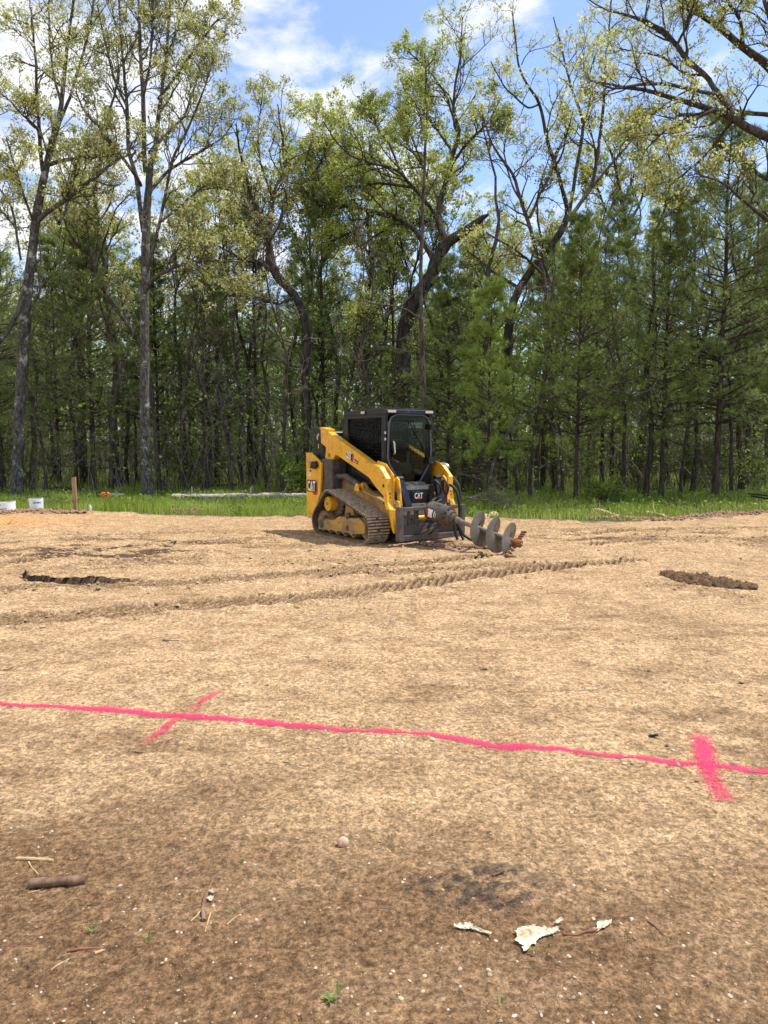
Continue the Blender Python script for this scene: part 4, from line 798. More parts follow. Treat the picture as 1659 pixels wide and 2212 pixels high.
# ------------------------------------------------------------------ mesh builder for made things
class MB:
    def __init__(s): s.v = []; s.f = []
    def add(s, vs, fs):
        n = len(s.v); s.v += [tuple(map(float, p)) for p in vs]; s.f += [tuple(i+n for i in f) for f in fs]; return s
    def box(s, x0, x1, y0, y1, z0, z1):
        return s.add([(x0, y0, z0), (x1, y0, z0), (x1, y1, z0), (x0, y1, z0), (x0, y0, z1), (x1, y0, z1), (x1, y1, z1), (x0, y1, z1)],
                     [(3, 2, 1, 0), (4, 5, 6, 7), (0, 1, 5, 4), (1, 2, 6, 5), (2, 3, 7, 6), (3, 0, 4, 7)])
    def bar(s, a, b, wd, th, up=(0, 0, 1)):       # square bar from a to b
        a, b = Vector(a), Vector(b); t = (b-a).normalized(); u = Vector(up); u = (u-t*u.dot(t))
        if u.length < 1e-4: u = Vector((1, 0, 0))-t*t.x
        u.normalize(); q = t.cross(u)
        vs = [p+q*(i*wd/2)+u*(j*th/2) for p in (a, b) for i, j in ((-1, -1), (1, -1), (1, 1), (-1, 1))]
        return s.add(vs, [(3, 2, 1, 0), (4, 5, 6, 7), (0, 1, 5, 4), (1, 2, 6, 5), (2, 3, 7, 6), (3, 0, 4, 7)])
    def prism(s, poly, a0, a1, ax='y'):           # poly in the other two coordinates
        def P(p, a): return {'y': (p[0], a, p[1]), 'x': (a, p[0], p[1]), 'z': (p[0], p[1], a)}[ax]
        n = len(poly); vs = [P(p, a0) for p in poly]+[P(p, a1) for p in poly]
        return s.add(vs, [tuple(range(n)), tuple(range(2*n-1, n-1, -1))]+[(i, (i+1) % n, (i+1) % n+n, i+n) for i in range(n)])
    def tube(s, pts, r, k=10, cap=True):
        P = np.array(pts, float)[None]; rr = np.full(P.shape[1], r, float)[None] if np.isscalar(r) else np.array(r, float)[None]
        V, F = tubes(P, rr, k); fs = [tuple(map(int, f)) for f in F]; n = P.shape[1]
        if cap: fs += [tuple(range(k-1, -1, -1)), tuple((n-1)*k+i for i in range(k))]
        return s.add(V, fs)
    def lathe(s, prof, o, ax, k=20, cap=True):    # prof: (t along axis, radius)
        o = Vector(o); ax = Vector(ax).normalized()
        return s.tube([o+ax*t for t, r in prof], [max(r, 1e-4) for t, r in prof], k, cap) if False else s._lathe(prof, o, ax, k, cap)
    def _lathe(s, prof, o, ax, k, cap):
        u = ax.orthogonal().normalized(); q = ax.cross(u); n = len(prof)
        vs = [o+ax*t+(u*math.cos(6.28318*i/k)+q*math.sin(6.28318*i/k))*r for t, r in prof for i in range(k)]
        fs = [(j*k+i, j*k+(i+1) % k, (j+1)*k+(i+1) % k, (j+1)*k+i) for j in range(n-1) for i in range(k)]
        if cap: fs += [tuple(range(k-1, -1, -1)), tuple((n-1)*k+i for i in range(k))]
        return s.add(vs, fs)
    def build(s, name, mat, parent=None, bevel=0, smooth=False, label=None, loc=(0, 0, 0), rot=(0, 0, 0)):
        me = bpy.data.meshes.new(name); me.from_pydata(s.v, [], s.f); me.update()
        import bmesh
        bm = bmesh.new(); bm.from_mesh(me); bmesh.ops.recalc_face_normals(bm, faces=bm.faces)
        if smooth:
            for f in bm.faces: f.smooth = True
            for e in bm.edges:
                if len(e.link_faces) == 2 and e.calc_face_angle(0) > R(38): e.smooth = False
        bm.to_mesh(me); bm.free(); me.materials.append(mat if not isinstance(mat, str) else M[mat])
        o = link(name, me, parent, loc, rot)
        if bevel:
            m = o.modifiers.new('bevel', 'BEVEL'); m.width = bevel; m.segments = 2; m.limit_method = 'ANGLE'; m.angle_limit = R(40)
        if label: o['label'] = label
        return o
def text_mb(txt, size, depth=.002, bold=.0, xs=1.):
    cu = bpy.data.curves.new('t', 'FONT'); cu.body = txt; cu.size = size; cu.extrude = depth/2; cu.offset = bold; cu.resolution_u = 3
    o = bpy.data.objects.new('t', cu); me = o.to_mesh()
    V = [(v.co.x*xs, v.co.y, v.co.z) for v in me.vertices]; F = [tuple(p.vertices) for p in me.polygons]
    o.to_mesh_clear(); bpy.data.objects.remove(o); bpy.data.curves.remove(cu)
    return V, F
def put_text(mb, txt, size, o, ux, uy, depth=.002, bold=0., xs=1., center=False):
    V, F = text_mb(txt, size, depth, bold, xs); ux, uy, o = Vector(ux).normalized(), Vector(uy).normalized(), Vector(o); n = ux.cross(uy)
    if not V: return mb
    cx = (max(v[0] for v in V)+min(v[0] for v in V))/2 if center else 0; cyy = (max(v[1] for v in V)+min(v[1] for v in V))/2 if center else 0
    return mb.add([o+ux*(v[0]-cx)+uy*(v[1]-cyy)+n*v[2] for v in V], F)

M['yellow'] = simple('yellow_paint', (.84, .42, .010), .38, var=.08, scale=3, dirt=(.30, .20, .09), dirt_amt=.36, dscale=5, coat=.15)
M['yellow_dirty'] = simple('dusty_yellow_paint', (.62, .34, .04), .65, var=.2, scale=5, dirt=(.26, .17, .09), dirt_amt=1., dscale=4)
M['black'] = simple('black_paint', (.008, .008, .009), .36, spec=.35, var=.3, scale=6, dirt=(.07, .06, .048), dirt_amt=.28, dscale=6)
M['guard'] = simple('black_guard_wire', (.006, .006, .006), .7, spec=.2)
M['black_dusty'] = simple('dusty_black_steel', (.018, .017, .018), .5, var=.3, scale=6, dirt=(.13, .10, .075), dirt_amt=.9, dscale=8)
M['steel_gray'] = simple('worn_dark_steel', (.085, .082, .082), .55, .3, var=.35, scale=9, dirt=(.17, .12, .085), dirt_amt=.8, dscale=7)
M['auger_steel'] = simple('scraped_auger_steel', (.24, .235, .225), .38, .6, var=.35, scale=7, dirt=(.22, .16, .10), dirt_amt=.75, dscale=9)
M['rubber'] = simple('dusty_track_rubber', (.042, .036, .03), .85, var=.4, scale=12, spec=.2, dirt=(.17, .125, .08), dirt_amt=.9, dscale=14)
M['lug'] = simple('sandy_track_lug', (.50, .38, .25), .9, var=.3, scale=18, spec=.15, dirt=(.16, .12, .08), dirt_amt=.35, dscale=16)
M['hose'] = simple('black_hose', (.02, .02, .02), .6, var=.3)
M['rust'] = simple('rusty_mud', (.24, .09, .03), .85, var=.5, scale=25, bump=.004)
M['white'] = simple('white_decal', (.78, .77, .73), .5, var=.05)
M['red'] = simple('red_decal', (.42, .03, .02), .5, var=.1)
M['orange'] = simple('orange_decal', (.85, .12, .015), .5, var=.1)
M['seat'] = simple('seat_vinyl', (.11, .12, .12), .7)
M['chrome'] = simple('silver_metal', (.55, .54, .52), .3, .9, var=.1)
M['rim'] = simple('grey_door_seal', (.10, .10, .10), .45, var=.2)
def glassmat():
    m, n, l, p = newmat('tinted_glass'); tr = n.new('ShaderNodeBsdfTransparent'); tr.inputs[0].default_value = (.78, .85, .80, 1)
    gl = n.new('ShaderNodeBsdfGlossy'); gl.inputs['Roughness'].default_value = .03; fr = n.new('ShaderNodeFresnel'); fr.inputs[0].default_value = 1.22
    mx = n.new('ShaderNodeMixShader'); l.new(fr.outputs[0], mx.inputs[0]); l.new(tr.outputs[0], mx.inputs[1]); l.new(gl.outputs[0], mx.inputs[2]); l.new(mx.outputs[0], n['Material Output'].inputs[0]); return m
M['glass'] = glassmat()
M['lamp'] = simple('lamp_lens', (.62, .52, .46), .3, var=.1)

# ------------------------------------------------------------------ compact track loader
HD = R(33); LO = Vector((.076, 12.345, gz(0, 11.9)+.005))
T = thing('track_loader', 'yellow and black compact track loader with enclosed cab parked on the sandy lot', 'track loader', LO, HD-R(90))
def S2(f):   # build for both sides
    for s in (-1, 1): f(s)
def yb(s, a, b): return (s*a, s*b) if s < 0 else (s*a, s*b)
# chassis
b = MB(); b.prism([(-1.25, .26), (-1.25, .80), (.55, .80), (.80, .62), (.86, .30), (.70, .22), (-1.1, .22)], -.44, .44); b.build('chassis', 'black_dusty', T, .01)
def side_frame(s):
    b = MB(); b.prism([(-1.1, .35), (-1.1, 1.0), (-.62, 1.0), (.10, .86), (.22, .80), (.62, .72), (.78, .66), (.92, .52), (.92, .25), (.4, .22), (-.9, .22)], s*.44, s*.50)
    b.prism([(-.02, .80), (-.02, .90), (.06, .94), (.14, .90), (.20, .80)], s*.50, s*.56); b.prism([(.10, .86), (.22, .80), (.62, .72), (.78, .66), (.78, .63), (.62, .69), (.22, .77), (.10, .83)], s*.44, s*.62)
    b.build('side_frame', 'yellow_dirty', T, .006)
S2(side_frame)
# rear body
b = MB(); b.prism([(-1.40, .30), (-1.40, 1.22), (-1.05, 1.30), (-.70, 1.30), (-.70, .35)], -.70, .70); b.build('engine_compartment', 'black_dusty', T, .02)
b = MB(); b.prism([(-1.30, 1.30), (-1.25, 1.46), (-.95, 1.58), (-.72, 1.58), (-.72, 1.30)], -.50, .50); b.lathe([(0, .075), (.22, .075), (.24, .06)], (-.88, -.30, 1.56), (0, 0, 1), 16); b.build('engine_hood', 'black', T, .03)
def tower(s):
    b = MB(); b.prism([(-1.59, .24), (-1.60, 1.39), (-1.54, 1.405), (-1.424, 1.405), (-1.13, 1.28), (-1.02, 1.21), (-1.04, .90), (-1.07, .685), (-1.37, .25)], s*.74, s*.70)
    b.prism([(-1.59, .24), (-1.60, 1.30), (-1.55, 1.30), (-1.55, .24)], s*.70, s*.56)
    o = b.build('rear_tower', 'yellow', T, .008)
    p = MB()
    for (x, z, r) in ((-1.475, 1.25, .03), (-1.51, 1.28, .025)): p.lathe([(0, r), (.012, r), (.014, r*.6)], (x, s*.74, z), (0, s, 0), 14)
    p.bar((-1.52, s*.745, 1.285), (-1.45, s*.745, 1.225), .05, .008, (0, s, 0)); p.build('tower_pin', 'chrome', o)
    h = MB(); h.lathe([(0, .026), (.003, .026)], (-1.42, s*.74, 1.08), (0, s, 0), 12); h.lathe([(0, .008), (.004, .008)], (-1.37, s*.74, 1.12), (0, s, 0), 8); h.lathe([(0, .008), (.004, .008)], (-1.37, s*.74, .95), (0, s, 0), 8)
    for k in range(4): h.lathe([(0, .007), (.004, .007)], (-1.55+.05*k, s*.74, .30), (0, s, 0), 8)
    h.build('bolt_hole', 'black', o)
    return o
tw_ = [tower(-1), tower(1)]
# decal plates on the near tower
b = MB(); b.prism([(-1.555, .70), (-1.555, .915), (-1.235, .915), (-1.19, .86), (-1.19, .75), (-1.235, .70)], -.7405, -.7425); b.build('decal_back', 'black', tw_[0])
b = MB(); b.prism([(-1.355, .70), (-1.315, .655), (-1.195, .655), (-1.16, .70), (-1.16, .87), (-1.19, .91), (-1.233, .914), (-1.187, .86), (-1.187, .75), (-1.235, .697)], -.7405, -.7435); b.build('decal_hexagon', 'red', tw_[0])
b = MB(); put_text(b, 'CAT', .245, (-1.54, -.7455, .725), (1, 0, 0), (0, 0, 1), .003, .006, .62); b.build('decal_letters', 'white', tw_[0])
b = MB(); b.prism([(-1.46, .715), (-1.3, .715), (-1.38, .80)], -.7465, -.7485); b.build('decal_triangle', 'yellow', tw_[0])
b = MB(); b.prism([(-1.545, .99), (-1.415, .99), (-1.415, 1.05), (-1.545, 1.05)], -.7405, -.7430); o = b.build('safety_sticker', 'white', tw_[0])
b = MB()
for k in range(3): b.box(-1.535, -1.425-.02*k, -.7445, -.7435, 1.036-.014*k, 1.041-.014*k)
b.build('sticker_print', 'black', o)
# lift arms
ARM = [(-1.185, 1.575), (-1.20, 1.82), (-1.08, 1.825), (.53, 1.246), (.727, 1.213), (.928, 1.036), (.930, .87), (.950, .665), (1.005, .575), (1.10, .56), (1.13, .20), (1.09, .24), (.985, .57), (.912, .61), (.877, .741), (.576, .915), (.419, 1.032), (-.60, 1.366), (-.66, 1.365), (-.72, 1.32), (-.786, 1.162), (-.88, .975), (-.944, .936), (-1.0, .952), (-1.035, 1.10), (-1.052, 1.241), (-1.002, 1.504)]
def lift_arm(s):
    b = MB(); b.prism(ARM, s*.65, s*.53)
    b.prism([(-1.155, 1.60), (-1.15, 1.78), (-1.065, 1.785), (-.545, 1.595), (-.431, 1.49), (-.455, 1.42), (-.64, 1.39), (-.755, 1.28), (-.835, 1.10), (-.89, .995), (-.945, .965), (-.985, .985), (-1.02, 1.13), (-1.035, 1.25), (-.98, 1.51)], s*.6505, s*.658)
    b.prism([(.86, .745), (.905, .80), (.94, .66), (1.0, .565), (.94, .545), (.90, .62)], s*.6505, s*.660)
    b.prism([(-1.225, 1.82), (-1.20, 1.855), (-.94, 1.815), (-.94, 1.78), (-1.07, 1.828)], s*.655, s*.50)
    b.prism([(.47, 1.24), (.50, 1.30), (.745, 1.255), (.965, 1.085), (.965, .60), (.94, .60), (.93, 1.03), (.727, 1.20)], s*.54, s*.525)
    o = b.build('lift_arm', 'yellow', T, .006)
    h = MB()
    for (x, z, r) in ((.845, .92, .028), (.841, 1.044, .012)): h.lathe([(0, r), (.003, r)], (x, s*.6505, z), (0, s, 0), 12)
    for (y, z) in ((.59, .80), (.59, .74)): h.lathe([(0, .012), (.003, .012)], (.941, s*y, z), (1, 0, 0), 10)
    h.build('arm_hole', 'black', o)
    p = MB()
    for (x, z, r) in ((-.871, 1.367, .036), (-.941, 1.12, .034), (-.96, 1.0, .026)): p.lathe([(0, r), (.012, r), (.013, r*.6), (.004, r*.55)], (x, s*.658, z), (0, s, 0), 18)
    p.bar((-1.02, s*.665, 1.20), (-.96, s*.665, 1.31), .05, .01, (0, s, 0)); p.build('arm_pin', 'yellow_dirty', o, smooth=True)
    return o
arms = [lift_arm(-1), lift_arm(1)]
sl = Vector((1, 0, -.315)).normalized(); su = Vector((.315, 0, 1)).normalized()
b = MB(); p0 = Vector((-.305, -.6505, 1.345))
q = [p0, p0+sl*.225, p0+sl*.225+su*.115, p0+su*.115]; b.add([v+Vector((0, 0, 0)) for v in q]+[v+Vector((0, -.002, 0)) for v in q], [(0, 1, 2, 3), (4, 5, 6, 7), (0, 1, 5, 4), (1, 2, 6, 5), (2, 3, 7, 6), (3, 0, 4, 7)]); b.build('number_back', 'black', arms[0])
b = MB(); q = [p0+sl*.185-su*.02, p0+sl*.235-su*.02, p0+sl*.245+su*.03, p0+sl*.235+su*.11, p0+sl*.20+su*.115]; b.add([v+Vector((0, -.001, 0)) for v in q]+[v+Vector((0, -.0028, 0)) for v in q], [(0, 1, 2, 3, 4), (5, 6, 7, 8, 9)]+[(i, (i+1) % 5, (i+1) % 5+5, i+5) for i in range(5)]); b.build('number_flash', 'red', arms[0])
b = MB(); put_text(b, '255', .15, p0+Vector((0, -.0045, 0))+sl*.008+su*.008, sl, su, .003, .005, .68); b.build('number_letters', 'white', arms[0])
b = MB(); p0 = Vector((-.045, -.6505, 1.265)); q = [p0, p0+sl*.135, p0+sl*.135+su*.055, p0+su*.055]; b.add([v for v in q]+[v+Vector((0, -.002, 0)) for v in q], [(0, 1, 2, 3), (4, 5, 6, 7), (0, 1, 5, 4), (1, 2, 6, 5), (2, 3, 7, 6), (3, 0, 4, 7)]); o = b.build('type_plate', 'black', arms[0])
b = MB(); put_text(b, 'HIGH FLOW', .028, p0+Vector((0, -.0045, 0))+sl*.008+su*.016, sl, su, .002, .001, .72); b.build('plate_letters', 'white', o)
# rear links, cross tube, lift cylinders
def rear_link(s):
    b = MB(); b.prism([(-1.56, 1.80), (-1.53, 1.865), (-1.47, 1.87), (-1.25, 1.79), (-1.21, 1.70), (-1.22, 1.60), (-1.2, 1.50), (-1.1, 1.3), (-1.1, 1.05), (-1.3, 1.0), (-1.45, 1.1), (-1.60, 1.38), (-1.56, 1.56)], s*.60, s*.54)
    o = b.build('rear_link', 'black', T, .01); p = MB(); p.bar((-1.41, s*.605, 1.64), (-1.35, s*.605, 1.74), .05, .01, (0, s, 0)); p.lathe([(0, .03), (.02, .03)], (-1.38, s*.60, 1.69), (0, s, 0), 14); p.build('link_pin', 'chrome', o)
    y = MB(); y.box(-1.39, -1.36, s*.601, s*.603, 1.48, 1.56); y.build('warning_sticker', 'yellow', o)
S2(rear_link)
b = MB(); b.tube([(-1.10, -.53, 1.74), (-1.10, .53, 1.74)], .045, 14); b.build('cross_tube', 'black', T, smooth=True)
def cyl(s):
    b = MB(); b.tube([(-1.0, s*.585, 1.0), (-.86, s*.585, 1.0), (-.42, s*.585, 1.01), (.0, s*.585, .89)], .05, 12); b.tube([(-.42, s*.585, 1.01), (.10, s*.585, .85)], .055, 12); b.build('lift_cylinder', 'black_dusty', T, smooth=True)
    b = MB(); b.prism([(.03, .80), (.05, .90), (.10, .93), (.15, .90), (.17, .80)], s*.60, s*.585); b.prism([(.03, .80), (.05, .90), (.10, .93), (.15, .90), (.17, .80)], s*.69, s*.675); b.lathe([(0, .028), (.13, .028)], (.10, s*.57, .875), (0, s, 0), 12); b.build('cylinder_mount', 'yellow', T, .004)
S2(cyl)
b = MB(); b.prism([(-1.35, 1.13), (-1.19, 1.12), (-1.10, 1.17), (-1.15, 1.26), (-1.30, 1.25)], -.80, -.741); b.build('tail_lamp', 'black', T, .01)
# tracks
def hull_loop(n):
    C = [(-.515, .545, .245), (-.86, .232, .232), (.575, .245, .245)]   # sprocket, rear idler, front idler
    segs = []; k = 3; arcs = []
    tang = []
    for i in range(k):            # direction order: sprocket -> rear -> front -> sprocket (counter clockwise seen from -y is fine)
        x0, z0, r0 = C[i]; x1, z1, r1 = C[(i+1) % k]; d = math.hypot(x1-x0, z1-z0); a = math.atan2(z1-z0, x1-x0); o = math.acos((r0-r1)/d)
        th = a-o; tang.append(((x0+r0*math.cos(th), z0+r0*math.sin(th)), (x1+r1*math.cos(th), z1+r1*math.sin(th)), th))
    pts = []
    for i in range(k):
        (a, b_, th) = tang[i]; nxt = tang[(i+1) % k]; pts.append([a, b_]); c = C[(i+1) % k]; t0, t1 = th, nxt[2]
        while t1 < t0: t1 += 2*math.pi
        pts.append([(c[0]+c[2]*math.cos(t), c[1]+c[2]*math.sin(t)) for t in np.linspace(t0, t1, 16)])
    P = np.array([p for q in pts for p in q]); keep = [0]+[i for i in range(1, len(P)) if np.hypot(*(P[i]-P[i-1])) > 1e-4]; P = P[keep]
    P = np.vstack([P, P[0]]); s = np.r_[0, np.cumsum(np.hypot(*(P[1:]-P[:-1]).T))]; t = np.linspace(0, s[-1], n+1)[:-1]
    return np.stack([np.interp(t, s, P[:, 0]), np.interp(t, s, P[:, 1])], 1), s[-1]
def track(s):
    n = 184; P, ln = hull_loop(n); T_ = np.roll(P, -1, 0)-np.roll(P, 1, 0); T_ /= np.linalg.norm(T_, axis=1)[:, None]; Nn = np.stack([T_[:, 1], -T_[:, 0]], 1)
    c = P.mean(0)
    if ((P-c)*Nn).sum() < 0: Nn = -Nn
    y0, y1 = s*.52, s*.90; b = MB(); vs = []
    for i in range(n):
        po, pi = P[i]-Nn[i]*.012, P[i]-Nn[i]*.042
        vs += [(po[0], y0, po[1]), (po[0], y1, po[1]), (pi[0], y1, pi[1]), (pi[0], y0, pi[1])]
    fs = []
    for i in range(n):
        a, d = i*4, ((i+1) % n)*4; fs += [(a+j, a+(j+1) % 4, d+(j+1) % 4, d+j) for j in range(4)]
    b.add(vs, fs); o = b.build('rubber_track', 'rubber', T)
    g = MB(); ym = (y0+y1)/2; np_ = n//2
    for k in range(np_):
        i = k*2; p = P[i]; t = T_[i]; nn = Nn[i]
        spans = [(.0, 1.)] if k % 4 in (0, 2) else ([(.0, .42), (.58, 1.)] if k % 4 == 1 else [(.02, .30), (.36, .64), (.70, .98)])
        for a, d in spans:
            ya, yb_ = y0+(y1-y0)*a, y0+(y1-y0)*d
            vs = []
            for yy in (ya, yb_):
                for (dt, dn) in ((-.0135, -.012), (.0135, -.012), (.010, .010), (-.010, .010)): vs.append((p[0]+t[0]*dt+nn[0]*dn, yy, p[1]+t[1]*dt+nn[1]*dn))
            g.add(vs, [(0, 1, 2, 3), (7, 6, 5, 4)]+[(j, (j+1) % 4, (j+1) % 4+4, j+4) for j in range(4)])
    g.build('track_lugs', 'lug', o)
    u = MB(); u.prism([(-.885, .09), (-.885, .285), (-.634, .29), (-.40, .275), (-.313, .306), (-.188, .365), (.30, .37), (.461, .40), (.637, .30), (.640, .16), (.27, .12), (.22, .085), (.16, .12), (.02, .12), (-.04, .085), (-.10, .12), (-.23, .12), (-.28, .08), (-.34, .11), (-.48, .115), (-.53, .08), (-.58, .10)], s*.865, s*.62)
    u.prism([(-.2, .36), (-.15, .62), (.0, .62), (.12, .40)], s*.74, s*.50); u.prism([(.25, .30), (.64, .295), (.64, .30), (.25, .312)], s*.8655, s*.872); u.prism([(-.885, .09), (-.885, .285), (-.80, .285), (-.80, .09)], s*.8655, s*.874)
    uf = u.build('track_frame', 'yellow_dirty', T, .006)
    m = MB()
    for (x, z, r) in ((-.70, .30, .045), (.10, .40, .055)): m.lathe([(0, r), (.05, r), (.06, r*.6)], (x, s*.82, z), (0, s, 0), 14)
    m.lathe([(0, .075), (.004, .075)], (-.79, s*.874, .19), (0, s, 0), 16); m.lathe([(0, .045), (.004, .045)], (.10, s*.8655, .20), (0, s, 0), 16); m.lathe([(0, .014), (.004, .014)], (-.18, s*.8655, .27), (0, s, 0), 8)
    m.build('frame_fitting', 'black_dusty', uf, smooth=True)
    w_ = MB()
    for (x, z, r) in ((-.86, .232, .185), (.575, .245, .195)):
        w_.lathe([(-.20, r), (-.03, r), (0, r*.93), (0, r*.35), (.02, r*.33), (.02, .01)], (x, s*.80, z), (0, s, 0), 26)
        w_.build('idler_wheel', 'yellow_dirty', T, smooth=True); w_ = MB()
    for x in (-.56, -.31, -.055, .20):
        w_.lathe([(-.20, .078), (-.02, .078), (0, .07), (0, .03), (.03, .028), (.03, .005)], (x, s*.82, .122), (0, s, 0), 20); w_.build('roller_wheel', 'yellow_dirty', T, smooth=True); w_ = MB()
    g = MB(); nt_ = 15; pl = []
    for i in range(nt_):
        for da, r in ((-.35, .165), (-.2, .205), (.2, .205), (.35, .165)): a = (i+da)*2*math.pi/nt_; pl.append((-.515+r*math.cos(a), .545+r*math.sin(a)))
    g.prism(pl, s*.70, s*.665); sp = g.build('drive_sprocket', 'steel_gray', T)
    h = MB(); h.lathe([(-.25, .125), (-.02, .125), (0, .118), (0, .095), (.006, .093), (.006, .002)], (-.62, s*.835, .548), (0, s, 0), 28); hb = h.build('drive_hub', 'yellow', T, smooth=True)
    h = MB()
    for i in range(10): a = i*.6283; h.lathe([(0, .008), (.008, .008)], (-.62+.072*math.cos(a), s*.841, .548+.072*math.sin(a)), (0, s, 0), 6)
    h.lathe([(0, .035), (.008, .032)], (-.62, s*.841, .548), (0, s, 0), 14); h.build('hub_bolts', 'yellow_dirty', hb)
S2(track)
# cab
cab = MB(); cab.box(-.66, -.56, -.45, .45, .95, 1.35); cab.prism([(-.72, 1.62), (-.66, 1.3), (-.56, 1.3), (-.60, 2.06), (-.66, 2.06), (-.72, 1.90)], -.45, -.39); cab.prism([(-.72, 1.62), (-.66, 1.3), (-.56, 1.3), (-.60, 2.06), (-.66, 2.06), (-.72, 1.90)], .39, .45)
for s in (-1, 1):
    cab.prism([(.47, .92), (.47, 2.06), (.57, 2.06), (.60, 1.3), (.62, .92)], s*.45, s*.40)                     # A posts
    cab.prism([(-.66, .92), (-.66, 1.30), (.50, 1.02), (.50, .92)], s*.45, s*.40); cab.box(-.62, .50, s*.45, s*.40, 1.98, 2.06)
    cab.prism([(s*.45, .90), (s*.45, 1.42), (s*.425, 1.36), (s*.20, .94), (s*.18, .90)], .55, .605, 'x')
    cab.prism([(s*.45, 1.42), (s*.45, 2.06), (s*.40, 2.06), (s*.42, 1.36)], .55, .602, 'x')
cab.box(.55, .60, -.40, .40, 2.035, 2.06); cab.box(-.66, .60, -.45, .45, .86, .93); cab.box(-.66, -.60, -.39, .39, 1.95, 2.06)
cab.build('cab_frame', 'black', T, .012)
b = MB(); b.prism([(-.72, 2.045), (-.66, 2.095), (-.1, 2.12), (.50, 2.125), (.635, 2.108), (.65, 2.04), (.55, 2.03), (-.62, 2.045)], -.465, .465); b.prism([(-.25, 2.121), (-.25, 2.14), (.45, 2.146), (.45, 2.124)], -.36, .36); rf = b.build('roof', 'black', T, .012)
for (y0, y1) in ((-.44, -.29), (.29, .44)): MB().box(.645, .660, y0, y1, 2.058, 2.094).build('work_lamp', 'lamp', rf, .003)
MB().box(-.09, .02, -.492, -.472, 2.055, 2.095).build('work_lamp', 'lamp', rf, .003)
b = MB(); b.box(-.10, .03, -.478, -.40, 2.045, 2.115); b.build('lamp_housing', 'black', rf, .004)
def side_window(s):
    b = MB(); pl = [(-.585, 1.34), (.44, 1.05), (.48, 1.98), (-.60, 1.98)]; b.prism(pl, s*.418, s*.414); o = b.build('side_window', 'glass', T)
    m = MB(); ins = lambda x: np.interp(x, [-.585, .44], [1.36, 1.07])
    for x in np.arange(-.56, .46, .042): m.bar((x, s*.438, ins(x)), (x, s*.438, 1.975), .0055, .0055, (0, 1, 0))
    for z in np.arange(1.10, 1.97, .055):
        xa = -.58 if z > 1.36 else np.interp(z, [1.05, 1.36], [.44, -.58]); m.bar((xa, s*.442, z), (.46, s*.442, z), .0055, .0055, (0, 1, 0))
    m.build('window_guard', 'guard', T)
S2(side_window)
DW = [(-.425, 1.34), (-.40, 1.25), (-.22, .97), (-.14, .93), (.14, .93), (.22, .97), (.40, 1.25), (.425, 1.34), (.405, 1.88), (.36, 1.98), (.26, 2.03), (-.26, 2.03), (-.36, 1.98), (-.405, 1.88)]
b = MB(); b.prism(DW, .612, .616, 'x'); dr = b.build('door_glass', 'glass', T)
b = MB(); q = np.array(DW); 
ring = []
for i in range(len(q)):
    a_, c_ = q[i], q[(i+1) % len(q)]
    for t in (0, .5): ring.append((.622, *(a_*(1-t)+c_*t)))
ring.append(ring[0]); b.tube(ring, .014, 8, False); b.build('door_frame', 'rim', T, smooth=True)
b = MB(); b.tube([(.64, -.33, 1.60), (.67, -.33, 1.58), (.67, -.32, 1.42), (.64, -.32, 1.40)], .014, 8); b.build('door_handle', 'chrome', T, smooth=True)
b = MB(); b.box(.62, .70, .37, .46, 1.80, 1.88); b.lathe([(0, .03), (.09, .038), (.10, .02)], (.66, .44, 1.80), (.1, .2, 1), 12); b.build('hinge_lamp', 'black', T, .008)
b = MB(); b.box(.60, .70, .33, .47, 1.24, 1.34); b.bar((.65, .42, 1.30), (.67, .44, 1.78), .012, .012); b.build('wiper_motor', 'black', T, .01)
b = MB(); b.tube([(.58, .47, 1.68), (.58, .54, 1.67), (.58, .55, 1.62), (.58, .55, 1.48), (.58, .53, 1.45), (.58, .47, 1.44)], .010, 8); b.build('grab_handle', 'black', T, smooth=True)
b = MB(); b.bar((.625, .30, 1.42), (.625, .04, 1.95), .012, .01, (1, 0, 0)); b.bar((.635, .28, 1.50), (.635, -.02, 1.93), .018, .006, (1, 0, 0)); b.build('wiper', 'black', T)
for (z, nm) in ((1.72, 'door_hinge'), (1.62, 'door_hinge')): MB().lathe([(0, .016), (.04, .016)], (.60, -.455, z), (0, 0, 1), 10).build(nm, 'chrome', T)
# interior
b = MB(); b.prism([(-.42, 1.0), (-.45, 1.62), (-.36, 1.65), (-.28, 1.12), (.05, 1.10), (.06, 1.0)], -.24, .24); b.box(-.42, -.34, -.13, .13, 1.66, 1.84); b.box(-.30, .15, -.36, -.26, 1.05, 1.24); b.box(-.30, .15, .26, .36, 1.05, 1.24)
b.lathe([(0, .022), (.14, .02), (.20, .028), (.22, .01)], (.12, -.31, 1.22), (.1, 0, 1), 10); b.lathe([(0, .022), (.14, .02), (.20, .028), (.22, .01)], (.12, .31, 1.22), (.1, 0, 1), 10); b.build('operator_seat', 'seat', T, .02)
b = MB(); b.box(-.59, -.575, .02, .36, 1.33, 1.39); b.build('exit_sticker', 'orange', T)
b = MB(); b.box(-.60, -.597, -.38, .38, 1.40, 1.95); b.build('rear_window', 'glass', T)
b = MB()
for y in np.arange(-.36, .38, .05): b.bar((-.615, y, 1.38), (-.615, y, 1.96), .006, .006)
for z in np.arange(1.42, 1.96, .06): b.bar((-.62, -.38, z), (-.62, .38, z), .006, .006)
b.build('rear_guard', 'guard', T)
